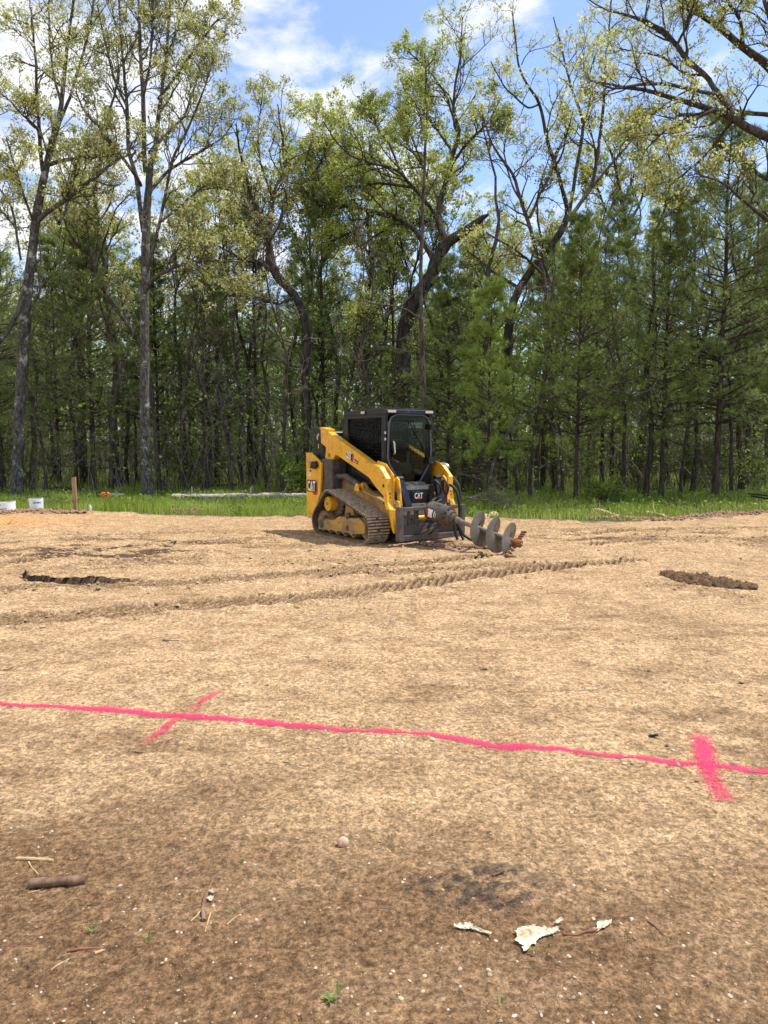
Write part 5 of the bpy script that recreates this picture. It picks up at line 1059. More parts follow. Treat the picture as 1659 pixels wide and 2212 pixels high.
# front lower body
b = MB(); b.prism([(.60, .60), (.60, .96), (.72, .95), (.82, .90), (.86, .84), (.87, .60)], -.235, .235); fb = b.build('front_panel', 'black', T, .02)
b = MB(); b.box(.872, .878, -.13, .13, .66, .81); bd = b.build('badge_plate', 'black', fb, .01)
b = MB(); put_text(b, 'CAT', .125, (.8805, -.085, .70), (0, 1, 0), (0, 0, 1), .003, .003, .66); b.build('badge_letters', 'white', fb)
b = MB(); b.prism([(-.040, .695), (.050, .695), (.005, .742)], .8825, .8845, 'x'); b.build('badge_triangle', 'orange', fb)
b = MB(); b.prism([(.60, .28), (.60, .62), (.88, .62), (.95, .45), (.95, .28)], -.42, .42); b.box(.6, .70, -.45, .45, .62, .90); b.build('front_bulkhead', 'black_dusty', T, .01)
def tilt(s):
    b = MB(); b.add([(.84, s*.43, 1.02), (.84, s*.31, 1.02), (.90, s*.31, 1.04), (.90, s*.43, 1.04), (1.0, s*.39, .58), (1.0, s*.26, .58), (1.08, s*.26, .60), (1.08, s*.39, .60)], [(0, 1, 2, 3), (4, 5, 6, 7), (0, 1, 5, 4), (1, 2, 6, 5), (2, 3, 7, 6), (3, 0, 4, 7)])
    b.lathe([(0, .045), (.12, .045)], (.875, s*.31, 1.02), (0, s, 0), 16); o = b.build('tilt_cylinder_guard', 'black', T, .012)
    b = MB(); b.lathe([(0, .03), (.14, .03)], (.90, s*.42, .99), (0, s, 0), 14); b.build('cross_pin', 'yellow', T, smooth=True)
    b = MB(); b.prism([(.84, .84), (.88, 1.04), (.93, 1.06), (.99, 1.02), (1.02, .90), (1.06, .62), (.98, .62), (.94, .82)], s*.44, s*.47); b.build('arm_bracket', 'yellow', T, .006)
    b = MB(); b.prism([(.99, .35), (.96, .62), (1.0, .70), (1.06, .68), (1.12, .50), (1.12, .35)], s*.48, s*.52); b.build('arm_foot', 'yellow', T, .006)
S2(tilt)
# hoses beside the right arm and wiring
def hose(name, pts, r, parent, k=40, mat='hose'):
    P = [Vector(p) for p in pts]; Q = []
    for i in range(len(P)-1):
        p0, p1, p2, p3 = P[max(i-1, 0)], P[i], P[i+1], P[min(i+2, len(P)-1)]
        for t in np.linspace(0, 1, 9)[:-1]: Q.append(.5*((2*p1)+(p2-p0)*t+(2*p0-5*p1+4*p2-p3)*t*t+(-p0+3*p1-3*p2+p3)*t**3))
    Q.append(P[-1]); b = MB(); b.tube(Q, r, 10); return b.build(name, mat, parent, smooth=True)
hose('hose', [(.60, .67, 1.05), (.84, .70, 1.03), (1.02, .71, .86), (1.06, .70, .60), (1.04, .68, .42)], .016, T)
hose('hose', [(.60, .69, 1.00), (.80, .74, .98), (.97, .75, .82), (1.01, .74, .58), (1.0, .70, .40)], .014, T)
b = MB(); b.lathe([(0, .05), (.10, .055), (.14, .03)], (.62, .66, 1.21), (.9, .2, -.2), 14); b.build('arm_lamp', 'chrome', T, smooth=True)
# ------------------------------------------------------------------ auger attachment held by the loader
A = thing('auger_attachment', 'black steel mounting frame with tilted auger drive and spiral auger lying on the sand', 'auger', LO, HD-R(90))
b = MB()
b.box(1.14, 1.25, -.625, -.545, .085, .61); b.box(1.17, 1.25, .575, .65, .085, .60)
b.box(1.17, 1.245, -.543, -.06, .545, .60); b.box(1.17, 1.245, .36, .573, .545, .60); b.box(1.17, 1.242, -.543, .573, .088, .168)
b.box(1.15, 1.165, -.60, .62, .17, .33); b.box(1.12, 1.16, -.40, -.36, .17, .54); b.box(1.12, 1.16, -.27, -.20, .17, .54); b.box(1.12, 1.16, .36, .44, .17, .54)
b.build('mounting_frame', 'steel_gray', A, .005)
b = MB(); b.lathe([(0, .035), (.30, .035)], (1.10, -.18, .42), (0, 1, 0), 14); b.lathe([(0, .05), (.07, .05)], (1.10, .02, .42), (0, 1, 0), 14); b.build('latch_cylinder', 'yellow', A, smooth=True)
b = MB(); b.prism([(-.14, .50), (-.10, .62), (0, .64), (.06, .56), (.02, .46)], 1.246, 1.28, 'x'); b.bar((1.20, -.05, .10), (1.30, .20, .36), .09, .06); b.bar((1.20, -.20, .13), (1.24, .14, .34), .10, .05); b.build('hook_bracket', 'steel_gray', A, .01)
C = Vector((1.85, .03, .43)); TIP = Vector((2.79, .06, .17))
import mathutils
def tolocal(wp): d = Vector(wp)-Vector((.076, 12.345, 0)); h_ = Vector((math.sin(HD), -math.cos(HD), 0)); a_ = Vector((math.cos(HD), math.sin(HD), 0)); return Vector((d.dot(h_), d.dot(a_), wp[2]))
tipl = tolocal((1.93, 10.029, .17)); cpl = tolocal((1.116, 10.82, .425)); ax = (tipl-cpl).normalized(); LA = (tipl-cpl).length
mb0 = cpl-ax*.60
b = MB(); b.lathe([(0, .10), (.02, .135), (.05, .15), (.34, .155), (.36, .16), (.40, .155), (.41, .12), (.47, .11), (.475, .085), (.53, .08), (.54, .05), (.62, .045)], mb0, ax, 28)
b.build('drive_motor', 'black_dusty', A, smooth=True)
b = MB()
u = ax.orthogonal().normalized(); v_ = ax.cross(u)
for i in range(12):
    a = i*.5236; b.lathe([(0, .012), (.02, .012)], mb0+ax*.405+(u*math.cos(a)+v_*math.sin(a))*.135, ax, 6)
for i in range(10):
    a = i*.628; b.lathe([(0, .010), (.02, .010)], mb0+ax*.47+(u*math.cos(a)+v_*math.sin(a))*.095, ax, 6)
b.build('motor_bolts', 'rust', A)
# white and red decal wrapped on the motor flank facing the camera
camd = Vector((-.62, -.78, .25)); cdir = (camd-ax*camd.dot(ax)).normalized(); sdir = ax.cross(cdir)
def on_motor(t, ang, r): return mb0+ax*t+(cdir*math.cos(ang)+sdir*math.sin(ang))*r
for nm, mt, t0_, t1_, a0_, a1_ in (('motor_decal', 'white', .10, .20, -.25, .55), ('motor_decal', 'red', .085, .12, -.1, .5), ('motor_decal', 'white', .23, .245, -.2, .4), ('motor_decal', 'white', .26, .27, -.05, .45)):
    b = MB(); vs = []; n_ = 8
    for i in range(n_+1):
        a = a0_+(a1_-a0_)*i/n_
        for tt in (t0_, t1_): vs.append(on_motor(tt, a, .1585+(.001 if mt == 'red' else 0)))
    b.add(vs, [(2*i, 2*i+1, 2*i+3, 2*i+2) for i in range(n_)]); b.build(nm, mt, A)
b = MB(); b.lathe([(-.04, .05), (.02, .052), (.03, .036), (LA-.10, .034), (LA-.09, .045), (LA-.05, .04), (LA-.045, .022), (LA, .004)], cpl, ax, 18); b.build('auger_shaft', 'auger_steel', A, smooth=True)
b = MB(); turns = 2.75; n_ = int(turns*36); vs = []; t0_, t1_ = .24, LA-.15
for i in range(n_+1):
    th = 2*math.pi*turns*i/n_+2.2+.8*math.pi; t = t0_+(t1_-t0_)*i/n_; d = u*math.cos(th)+v_*math.sin(th)
    ro = .25*min(1, .85+i/20); c0 = cpl+ax*t
    for rr_, k_ in ((.033, -.004), (.12, -.004), (ro, -.004), (ro, .004), (.12, .004), (.033, .004)): vs.append(c0+d*rr_+ax*k_)
fs = []
for i in range(n_):
    a_, c_ = i*6, (i+1)*6; fs += [(a_+j, a_+(j+1) % 6, c_+(j+1) % 6, c_+j) for j in range(6)]
fs += [(0, 1, 2, 3, 4, 5), tuple(n_*6+j for j in range(5, -1, -1))]; b.add(vs, fs); b.build('auger_flight', 'auger_steel', A, smooth=True)
b = MB(); th = 2*math.pi*turns+2.2+.8*math.pi
for k in range(8):
    d = u*math.cos(th+(-1)**k*.1)+v_*math.sin(th+(-1)**k*.1)
    r0 = .05+.028*k; p = cpl+ax*(t1_+.005)+d*r0; b.bar(p, p+ax*.07+d*.02, .03, .016, d)
for k in range(4):
    d = -(u*math.cos(th)+v_*math.sin(th)); r0 = .06+.04*k; p = cpl+ax*(t1_+.0)+d*r0; b.bar(p, p+ax*.07+d*.03, .035, .02, d)
b.build('cutting_teeth', 'rust', A, .002)
b = MB(); b.lathe([(-.012, .06), (.10, .055), (.11, .02)], cpl+ax*(t1_+.01), ax, 10); b.build('head_mud', 'rust', A)
hose('hydraulic_hose', [(1.12, .10, .95), (1.22, .06, 1.0), (1.30, .10, .92), (1.22, .16, .78), tuple(mb0+ax*.05+Vector((0, 0, .14)))], .017, A)
hose('hydraulic_hose', [(1.12, .34, .78), (1.26, .30, .92), (1.38, .34, .86), (1.40, .40, .66), (1.34, .46, .45), (1.33, .48, .20), (1.40, .50, .06)], .022, A)
hose('hydraulic_hose', [(1.12, .30, .84), (1.24, .22, 1.0), (1.36, .22, .90), (1.30, .20, .74), tuple(mb0+ax*.10+Vector((0, .05, .14)))], .017, A)
hose('hydraulic_hose', [(1.36, .34, .40), (1.42, .40, .26), (1.46, .46, .14), (1.60, .56, .05), (1.66, .62, .05)], .024, A)
hose('hydraulic_hose', [(1.40, .30, .36), (1.40, .33, .20), (1.42, .36, .07)], .024, A)
b = MB(); b.tube([(1.24, .27, .94), (1.24, .27, .66)], .022, 10); b.build('hose_fitting', 'rust', A, smooth=True)

# ------------------------------------------------------------------ things round the lot
M['wood_stake'] = simple('weathered_stake_wood', (.36, .22, .12), .8, var=.35, scale=6, bump=.003)
M['plastic_white'] = simple('white_plastic_tube', (.80, .80, .80), .5, var=.05, dirt=(.35, .28, .2), dirt_amt=.05)
M['cut_wood'] = simple('pale_split_wood', (.55, .40, .22), .8, var=.3, scale=14)
M['log_pale'] = barkmat('peeled_log', (.24, .19, .15), (.52, .44, .37), lichen=(.55, .38, .33), lam=.8, zs=1, sc_=9)
M['soil_dark'] = simple('moist_dark_soil', (.145, .088, .05), .95, var=.5, scale=16, spec=.1, bump=.02, bscale=50)
M['mulch'] = simple('reddish_mulch', (.30, .185, .115), .95, var=.5, scale=22, spec=.1)
p = gp(163, 1111); b = MB(); b.add([(-.045, -.03, 0), (.045, -.03, 0), (.045, .02, 0), (-.045, .02, 0), (-.043, -.03, .76), (.040, -.03, .78), (.040, .02, .78), (-.043, .02, .76)], [(3, 2, 1, 0), (4, 5, 6, 7), (0, 1, 5, 4), (1, 2, 6, 5), (2, 3, 7, 6), (3, 0, 4, 7)])
for nx_ in (.35, .66): b.box(-.046, -.040, -.032, .022, nx_, nx_+.004)
tag(b.build('wooden_stake', 'wood_stake', None, .003, loc=(p[0], p[1], gz(p[0], p[1])-.03)), 'upright weathered wooden stake driven at the grass edge', 'stake')
def form_tube(vx, vy, vtop, wpx, lab, lines):
    c = gp(vx, vy); Yd = c[1]; x, y = at(vx, vy, Yd)[0], Yd; z0 = gz(x, y)-.06; top = at(vx, vtop, Yd)[2]; r = wpx*.5*.4629/FPX*Yd; hh = top-z0
    t = thing('form_tube', lab, 'concrete form tube', (x, y, z0), 0, 'white form tubes at the left edge')
    b = MB(); k = 40; vs = []
    for (rr, zz) in ((r, 0), (r, hh), (r-.012, hh), (r-.012, 0)):
        for i in range(k): a = i*2*math.pi/k; vs.append((rr*math.cos(a), rr*math.sin(a), zz+(.012*math.sin(2*a) if zz else 0)))
    b.add(vs, [(j*k+i, j*k+(i+1) % k, (j+1)*k+(i+1) % k, (j+1)*k+i) for j in range(3) for i in range(k)]); b.build('tube_wall', 'plastic_white', t, smooth=True)
    for (txt, ux0, zz, sz) in lines:
        V, F = text_mb(txt, sz, .001, .001, .9); m = MB(); rr = r+.0015
        m.add([(rr*math.sin((ux0+v[0])/rr), -rr*math.cos((ux0+v[0])/rr), zz*hh+v[1]) for v in V], F); m.build('printing', 'black', t)
form_tube(15, 1110, 1084, 36, 'white concrete form tube at the very left edge, half buried in the dirt pile', [('12"', .02, .42, .06), ('GENERIC', -.13, .42, .05), ('8', -.06, .72, .05)])
form_tube(79, 1104, 1077, 29, 'white concrete form tube between the left edge tube and the wooden stake', [('GENERIC', -.01, .70, .055), ('8\n8', -.14, .5, .045), ('12"', .07, .28, .045)])
# power saw and other bits in the grass
p = gp(229, 1083); px_, py_ = p[0], p[1]; t = thing('chainsaw', 'small orange and grey chainsaw lying in the grass right of the stake', 'chainsaw', (px_, py_, gz(px_, py_)+.13), .2)
b = MB(); b.prism([(-.13, 0), (-.15, .06), (-.10, .12), (.05, .13), (.12, .08), (.13, 0)], -.07, .07); b.build('motor_body', simple('orange_plastic', (.85, .22, .03), .45), t, .02)
b = MB(); b.tube([(-.14, 0, .02), (-.22, 0, .03), (-.25, 0, .08), (-.2, 0, .12), (-.12, 0, .11)], .014, 8); b.tube([(.03, -.08, .02), (.03, -.09, .15), (.03, .09, .15), (.03, .08, .02)], .011, 8); b.build('handle', 'black', t, smooth=True)
b = MB(); b.prism([(.10, .03), (.10, .10), (.46, .09), (.50, .065), (.46, .04)], -.004, .004); b.build('guide_bar', 'chrome', t)
M['scrap'] = simple('white_scrap', (.78, .76, .72), .7)
def scrap(name, label, cat, vx, vy, sx, sy, sz, mat='scrap', seed=1, zoff=0):
    p = gp(vx, vy); rg = np.random.default_rng(seed); n = 9; b = MB(); vs = [(0, 0, sz)]
    for i in range(n): a = i*6.283/n; q = rg.uniform(.55, 1.1); vs.append((sx*q*math.cos(a), sy*q*math.sin(a), sz*rg.uniform(.1, .9)))
    for i in range(n): vs.append((vs[i+1][0]*.9, vs[i+1][1]*.9, -.01))
    b.add(vs, [(0, i+1, (i+1) % n+1) for i in range(n)]+[(i+1, i+1+n, (i+1) % n+1+n, (i+1) % n+1) for i in range(n)])
    return tag(b.build(name, mat, None, loc=(p[0], p[1], gz(p[0], p[1])+zoff)), label, cat)
scrap('white_scrap', 'crumpled white scrap on the dirt just right of the wooden stake', 'litter', 195, 1109, .05, .05, .15, seed=3)
scrap('white_scrap', 'white lump deep in the shade behind the far left oak', 'litter', 73, 1052, .12, .1, .18, seed=4, zoff=.1)
# logs
def log(name, label, cat, a, b_, r0, r1, mat, seed, stubs=3, lift=0., bow=0., broken=None):
    a, b_ = np.array(a, float), np.array(b_, float); rg = np.random.default_rng(seed); n = 26; t = np.linspace(0, 1, n)[:, None]; P = a*(1-t)+b_*t
    P[:, 2] += bow*np.sin(t[:, 0]*math.pi)+.03*fbm(t[:, 0]*5, t[:, 0]*0+seed, 3, seed); P[:, 1] += .06*fbm(t[:, 0]*4, t[:, 0]*0+seed+5, 3, seed)
    for i in range(n): P[i, 2] += gz(P[i, 0], P[i, 1])+lift
    r = (r0+(r1-r0)*t[:, 0])*(1+.12*rg.normal(0, 1, n)); V, F = tubes(P[None], r[None], 12); V = V+rg.normal(0, r0*.05, V.shape); b = MB(); k = 12
    b.add(V, [tuple(map(int, f)) for f in F]+[tuple(range(k-1, -1, -1)), tuple((n-1)*k+i for i in range(k))])
    for _ in range(stubs):
        i = rg.integers(2, n-2); d = norm(rg.normal(0, 1, 3)+[0, -.3, .9]); b.tube([P[i], P[i]+d*rg.uniform(.12, .35)], [r[i]*.35, r[i]*.15], 6)
    return tag(b.build(name, mat, None, smooth=True), label, cat)
g0, g1 = gp(372, 1086), gp(700, 1080)
log('fallen_log', 'long pale peeled log lying in the grass left of the machine', 'log', (g0[0], g0[1], .0), (g1[0]+.2, g1[1], 0), .075, .06, 'log_pale', 21, 6, .15)
def gl(v0, v1, r0, r1, mat, seed, lab, cat='log', name='fallen_log', **k):
    a, b_ = gp(*v0), gp(*v1); log(name, lab, cat, (a[0], a[1], 0), (b_[0], b_[1], 0), r0, r1, mat, seed, **k)
gl((90, 1066), (300, 1068), .06, .03, 'dark_bark', 22, 'dark fallen trunk on the ground between the two tall left oaks', lift=.12)
gl((330, 1068), (560, 1053), .055, .035, 'oak_bark', 23, 'brown broken log rising to the right behind the white fallen log', lift=.15, stubs=6)
gl((1380, 1062), (1600, 1072), .07, .05, 'dark_bark', 24, 'dark long fallen trunk lying between the right hand pines', lift=.1)
gl((1300, 1056), (1420, 1034), .06, .03, 'dark_bark', 25, 'short dark fallen limb behind the slender dark pine', lift=.1, stubs=6)
gl((1215, 1072), (1560, 1066), .035, .02, 'oak_bark', 26, 'thin brown pole lying across the grass below the tallest right hand pine', lift=.05)
gl((20, 1074), (130, 1082), .05, .03, 'oak_bark', 27, 'grey rotten limb beside the base of the far left oak', lift=.1, stubs=6)
gl((455, 1024), (430, 1072), .03, .02, 'log_pale', 28, 'pale dead branch leaning by the end of the white fallen log', lift=.2)
gl((1036, 1121), (1072, 1113), .10, .07, 'cut_wood', 29, 'flat pale split board lying behind the auger spirals', 'board', 'split_board', lift=.0, stubs=0)
gl((1398, 1110), (1448, 1119), .05, .02, 'cut_wood', 30, 'broken pale bark chunk on the right edge of the lot, nearest the pines', 'wood', 'wood_chunk', lift=.02, stubs=4)
gl((1283, 1104), (1340, 1118), .06, .03, 'cut_wood', 31, 'splintered light wood piece at the grass edge below the light green pine', 'wood', 'wood_chunk', lift=.02, stubs=5)
gl((1100, 1088), (1088, 1108), .022, .015, 'cut_wood', 32, 'pale splinter standing in the grass behind the middle auger spiral', 'wood', 'wood_splinter', lift=.1, stubs=0)
# bowed dead tree, arching right
hero('bowed_tree', 'dark bare sapling bowed in a long arch with pale crooked limbs right of the machine', 'tree', [
    [(1060, 1088, 8, 0), (1056, 1040, 8, 0), (1068, 985, 8, 0), (1090, 945, 7, 0), (1120, 905, 7, 0), (1150, 885, 6, 0), (1180, 862, 6, 0), (1215, 852, 5, 0), (1240, 850, 5, 0), (1270, 843, 4, -.1), (1290, 838, 4, -.1), (1330, 848, 4, -.2), (1370, 858, 4, -.2), (1400, 850, 3, -.2), (1425, 815, 3, -.2), (1445, 785, 2, -.2)],
    [(1180, 862, 4, 0), (1200, 835, 3, .2), (1220, 830, 3, .3), (1255, 800, 2, .4)], [(1285, 840, 3, 0), (1270, 855, 2, -.2), (1250, 862, 2, -.3)],
    [(1370, 858, 3, -.2), (1385, 885, 2, -.4), (1372, 910, 2, -.5)]], 19.0, 33, 'pale_bark', None, bare=(), dens=1.6, sub=(4, 4, 3), clear=.4, max1=1.2)
# cut pine boughs
def bough(label, vx, vy, ln, seed, az, name='pine_bough', lift=.15):
    rg = np.random.default_rng(seed); p = gp(vx, vy); t = thing(name, label, 'branch', (p[0], p[1], gz(p[0], p[1])), 0)
    wood, nd_ = Acc(), Acc(); n = 5; S = np.zeros((n, 3)); S[:, 2] = lift+rg.uniform(0, .15, n); D = np.stack([math.cos(az)+rg.normal(0, .25, n), math.sin(az)+rg.normal(0, .25, n), rg.normal(.12, .15, n)], 1)
    Q = grow(S, D, ln*rg.uniform(.7, 1.1, n), 8, .10, -.04, rg); a, b = tubes(Q, taper(np.full(n, .014), 8, .3), 5); wood.add(a, b)
    s, d, l_, r_ = spawn(Q, taper(np.full(n, .01), 8), 12, rg, .2, 1, (.5, 1.), (.25, .5)); Q2 = grow(s, d, l_, 4, .1, -.05, rg); a, b = tubes(Q2, taper(np.full(len(s), .005), 4), 3); wood.add(a, b)
    Pt = np.concatenate([Q2[:, 1], Q2[:, 2], Q2[:, 3]]); Dt = np.concatenate([Q2[:, 2]-Q2[:, 1]]*3); k = 14; m = len(Pt)*k
    dn = norm(np.repeat(norm(Dt), k, 0)*.9+norm(rg.normal(0, 1, (m, 3)))*.8); sv = norm(np.cross(dn, rg.normal(0, 1, (m, 3)))); c = np.repeat(Pt, k, 0)
    V = np.stack([c+sv*.003, c-sv*.003, c+dn*.12], 1).reshape(-1, 3); nd_.add(V, np.arange(m*3).reshape(-1, 3), np.repeat(rg.uniform(0, 1, m), 3))
    link('branch', wood.mesh('branch', M['dead_twig']), t); link('needles', nd_.mesh('needles', M['needle_dead'], False), t)
bough('yellowing cut pine bough lying right of the machine, upper one', 985, 1072, 1.5, 41, .15, lift=.55)
bough('yellowing cut pine bough lying in the grass behind the first auger spiral', 1005, 1100, 1.1, 42, -.2, lift=.15)
# dark forks at the right edge
for (a, b_, lab) in (((1616, 1066), (1700, 1075), 'upper dark steel pole entering at the right edge'), ((1622, 1071), (1700, 1084), 'lower dark steel pole entering at the right edge')):
    Yd = 17.; q0, q1 = at(a[0], a[1], Yd), at(b_[0], b_[1], Yd-.6); m = MB(); m.bar(q0, q1, .07, .035); m.bar(q1, q1+np.array([3., .2, .0]), .07, .035); m.bar(q1+np.array([2.9, .2, .0]), (q1[0]+2.9, q1[1]+.2, 0), .07, .07)
    tag(m.build('steel_pole', 'black', None, .004), lab, 'pole')
# soil mound right, clods under auger
oct_ = np.array([(1, 0, 0), (.5, .87, 0), (-.5, .87, 0), (-1, 0, 0), (-.5, -.87, 0), (.5, -.87, 0), (.5, .3, .75), (-.4, .45, .75), (-.3, -.5, .75), (.45, -.35, .75), (0, 0, -.6)])
of = [(0, 1, 6), (1, 2, 7), (1, 7, 6), (2, 3, 7), (3, 4, 8), (3, 8, 7), (4, 5, 8), (5, 9, 8), (5, 0, 9), (0, 6, 9), (6, 7, 8), (6, 8, 9)]
def mound(name, label, cat, pts, wd, hh, seed, mat='soil_dark', n=46, m_=16, mode='clod', clods=0, sprd=.42):
    P = np.array(pts); sl_ = np.r_[0, np.cumsum(np.hypot(*(P[1:]-P[:-1]).T))]; s = np.linspace(0, sl_[-1], n); cx, cyy = np.interp(s, sl_, P[:, 0]), np.interp(s, sl_, P[:, 1])
    tx, ty = np.gradient(cx), np.gradient(cyy); l_ = np.hypot(tx, ty); o = np.linspace(-1, 1, m_); W = wd*np.sin(np.clip(s/sl_[-1], .02, .98)*math.pi)**.8*(1+.9*fbm(s*5, s*0+seed, 3, seed))
    XX = cx[:, None]-ty[:, None]/l_[:, None]*o*W[:, None]; YY = cyy[:, None]+tx[:, None]/l_[:, None]*o*W[:, None]; env = (1-o**2)[None]*np.sin(np.clip(s/sl_[-1], 0, 1)*math.pi)[:, None]**.4
    ZZ = gh(XX, YY)-.012+hh*env*(.65+1.3*np.abs(fbm(XX*9, YY*9, 4, seed))+.5*np.abs(fbm(XX*26, YY*26, 3, seed+1)))
    I = np.arange(n*m_).reshape(n, m_); F_ = np.stack([I[:-1, :-1], I[1:, :-1], I[1:, 1:], I[:-1, 1:]], -1).reshape(-1, 4)
    VV = np.stack([XX, YY, ZZ], -1).reshape(-1, 3); FF = [F_]
    if clods:
        rg = np.random.default_rng(seed); i_ = rg.integers(2, n-2, clods); u_ = rg.normal(0, sprd, clods); cxx = cx[i_]-ty[i_]/l_[i_]*u_*W[i_]; cy_ = cyy[i_]+tx[i_]/l_[i_]*u_*W[i_]; e_ = np.clip(1-u_**2, 0, 1)
        s_ = (.010+.028*rg.random(clods)**2)*(wd/.16)**.5; sc_ = s_[:, None]*rg.uniform(.6, 1.2, (clods, 3)); v = oct_[None]*(1+rg.normal(0, .16, (clods, 11, 1)))*sc_[:, None]
        a_ = rg.uniform(0, 6.28, clods)[:, None]; vx_ = v[..., 0]*np.cos(a_)-v[..., 1]*np.sin(a_)+cxx[:, None]; vy_ = v[..., 0]*np.sin(a_)+v[..., 1]*np.cos(a_)+cy_[:, None]
        vz_ = v[..., 2]+(gh(cxx, cy_)+hh*e_*.85*rg.uniform(.5, 1.15, clods))[:, None]; k0 = len(VV); VV = np.vstack([VV, np.stack([vx_, vy_, vz_], -1).reshape(-1, 3)]); FF.append((np.array(of)[None]+np.arange(clods)[:, None, None]*11).reshape(-1, 3)+k0)
    return tag(link(name, mesh_np(name, VV, FF, M[mat], False)), label, cat)
mound('soil_mound', 'crumbly dark damp soil heap on the sand at the right', 'soil', V2((1428, 1243), (1480, 1250), (1550, 1260), (1632, 1275)), .26, .028, 51, n=120, m_=34, clods=1100, sprd=.5)
mound('soil_mound', 'lumps of brown soil under the mounting frame and first auger spiral', 'soil', V2((905, 1178), (960, 1184), (1015, 1187), (1062, 1188)), .18, .05, 52, n=90, m_=30, mat='mulch', clods=300)
mound('soil_mound', 'reddish soil ridge at the grass edge left of the machine', 'soil', V2((365, 1109), (400, 1108), (445, 1109)), .14, .10, 53, n=60, m_=20, mat='mulch', clods=220)
mound('soil_mound', 'reddish brown mulch ridge at the grass edge below the right hand pines', 'soil', V2((1270, 1122), (1360, 1121), (1450, 1124), (1560, 1116), (1680, 1108)), .26, .05, 54, n=160, m_=30, mat='mulch', clods=900)
mound('soil_mound', 'brown soil heap round the foot of the white form tubes', 'soil', V2((-40, 1118), (40, 1117), (110, 1115), (190, 1113)), .30, .06, 55, n=90, m_=34, mat='mulch', clods=600)

# ------------------------------------------------------------------ near ground litter
M['stick'] = simple('brown_stick_bark', (.17, .09, .05), .85, var=.4, scale=30, bump=.002, dirt=(.30, .20, .12), dirt_amt=.5, dscale=12)
M['straw'] = simple('pale_straw_twig', (.52, .35, .18), .8, var=.3, scale=30)
M['stone'] = simple('pale_stone', (.50, .40, .29), .8, var=.4, scale=6)
M['rock'] = simple('tan_rock', (.60, .40, .25), .85, var=.25, scale=30)
M['red_twig'] = simple('reddish_twig', (.26, .10, .05), .8, var=.4, scale=20)
M['paper'] = simple('torn_cream_paper', (.74, .66, .46), .8, var=.22, scale=40, dirt=(.32, .20, .10), dirt_amt=.55, dscale=28)
M['dark_leaf'] = simple('dark_dead_leaf', (.045, .032, .025), .8)
M['green_leaf'] = leafmat('weed_leaf', (.12, .2, .04), (.22, .32, .08), (.32, .42, .14))
def stick(name, label, pts, r, mat, cat='stick', r1=None, group=None, lift=None, k=8):
    P = []
    for (vx, vy) in pts: g = gp(vx, vy); P.append((g[0], g[1], gz(g[0], g[1])+(r*.7 if lift is None else lift)))
    P = np.array(P); n = max(6, len(P)*5); rg = np.random.default_rng(int(pts[0][0]+pts[0][1])); Q, _ = resample(P, [r]*len(P), n, rg, r*.12)
    rr = np.linspace(r, r if r1 is None else r1, n)*(1+.10*rg.normal(0, 1, n)); b = MB(); b.tube(Q, rr, k)
    return tag(b.build(name, mat, None, smooth=True), label, cat, group)
stick('wooden_stick', 'short thick reddish brown round stick lying level at the lower left', [(66, 1910), (100, 1908), (140, 1908), (190, 1905)], .0165, 'stick', k=14)
stick('wood_splinter', 'longer of two flat pale splinters above the thick round stick', [(35, 1860), (75, 1858), (114, 1861)], .006, 'straw')
stick('wood_splinter', 'shorter of two flat pale splinters above the thick round stick', [(40, 1854), (70, 1855), (104, 1855)], .004, 'straw')
stick('twig', 'crooked thin twig just above the left end of the thick round stick', [(62, 1864), (68, 1876), (76, 1885), (84, 1892)], .003, 'straw', r1=.002)
stick('twig', 'thin curved root below the thick round stick', [(60, 1925), (85, 1916), (110, 1905), (130, 1897)], .0018, 'straw')
stick('twig', 'dark upright twig with frayed top standing out of the soil at lower centre left', [(441, 1998), (438, 1975), (442, 1945), (452, 1920), (461, 1896)], .007, 'stick', r1=.005)
stick('twig', 'pale straw leaning beside the dark frayed twig, on its right', [(443, 2018), (452, 1990), (462, 1955)], .0022, 'straw')
stick('twig', 'short pale straw crossing the dark frayed twig near its foot', [(412, 1996), (425, 1985), (438, 1972)], .0022, 'straw')
stick('twig', 'thin pale twig with a white seed head right of the dark frayed twig', [(490, 2003), (505, 1992), (520, 1982)], .002, 'straw')
stick('twig', 'reddish straight twig lying level at lower left', [(146, 2055), (180, 2054), (222, 2053)], .0035, 'red_twig')
stick('twig', 'pale bark sliver right of the reddish straight twig', [(205, 2065), (215, 2060), (228, 2056)], .005, 'straw', r1=.003)
stick('twig', 'slanting straw below the reddish straight twig', [(110, 2098), (128, 2084), (148, 2070)], .0022, 'straw')
stick('twig', 'faint brown twig at the left edge below the damp patch', [(18, 2060), (48, 2052), (76, 2047)], .002, 'red_twig')
stick('twig', 'rusty red twig between the two pale paper scraps at lower right', [(1216, 2020), (1245, 2021), (1262, 2016), (1290, 2014)], .0045, 'red_twig')
stick('twig', 'short dark twig right of the smallest paper scrap', [(1398, 2000), (1415, 2012), (1436, 2026)], .003, 'stick')
stick('twig', 'curved pale and dark twig on the sand left of centre', [(352, 1384), (372, 1388), (388, 1384)], .006, 'stick', r1=.003)
stick('twig', 'thin dark twig lying at the far left of the middle sand', [(0, 1448), (14, 1445), (26, 1441)], .005, 'stick')
stick('twig', 'dark twig flat on the damp patch right of the sand coloured rock', [(1065, 1893), (1078, 1892), (1090, 1893)], .005, 'stick', r1=.003)
stick('twig', 'small twig at the end of the left pink cross stroke', [(292, 1618), (300, 1622), (308, 1622)], .004, 'stick')
stick('twig', 'bare pale stick lying above the left end of the soil heap', [(974, 1179+88), (995, 1268), (1008, 1267)], .006, 'straw')
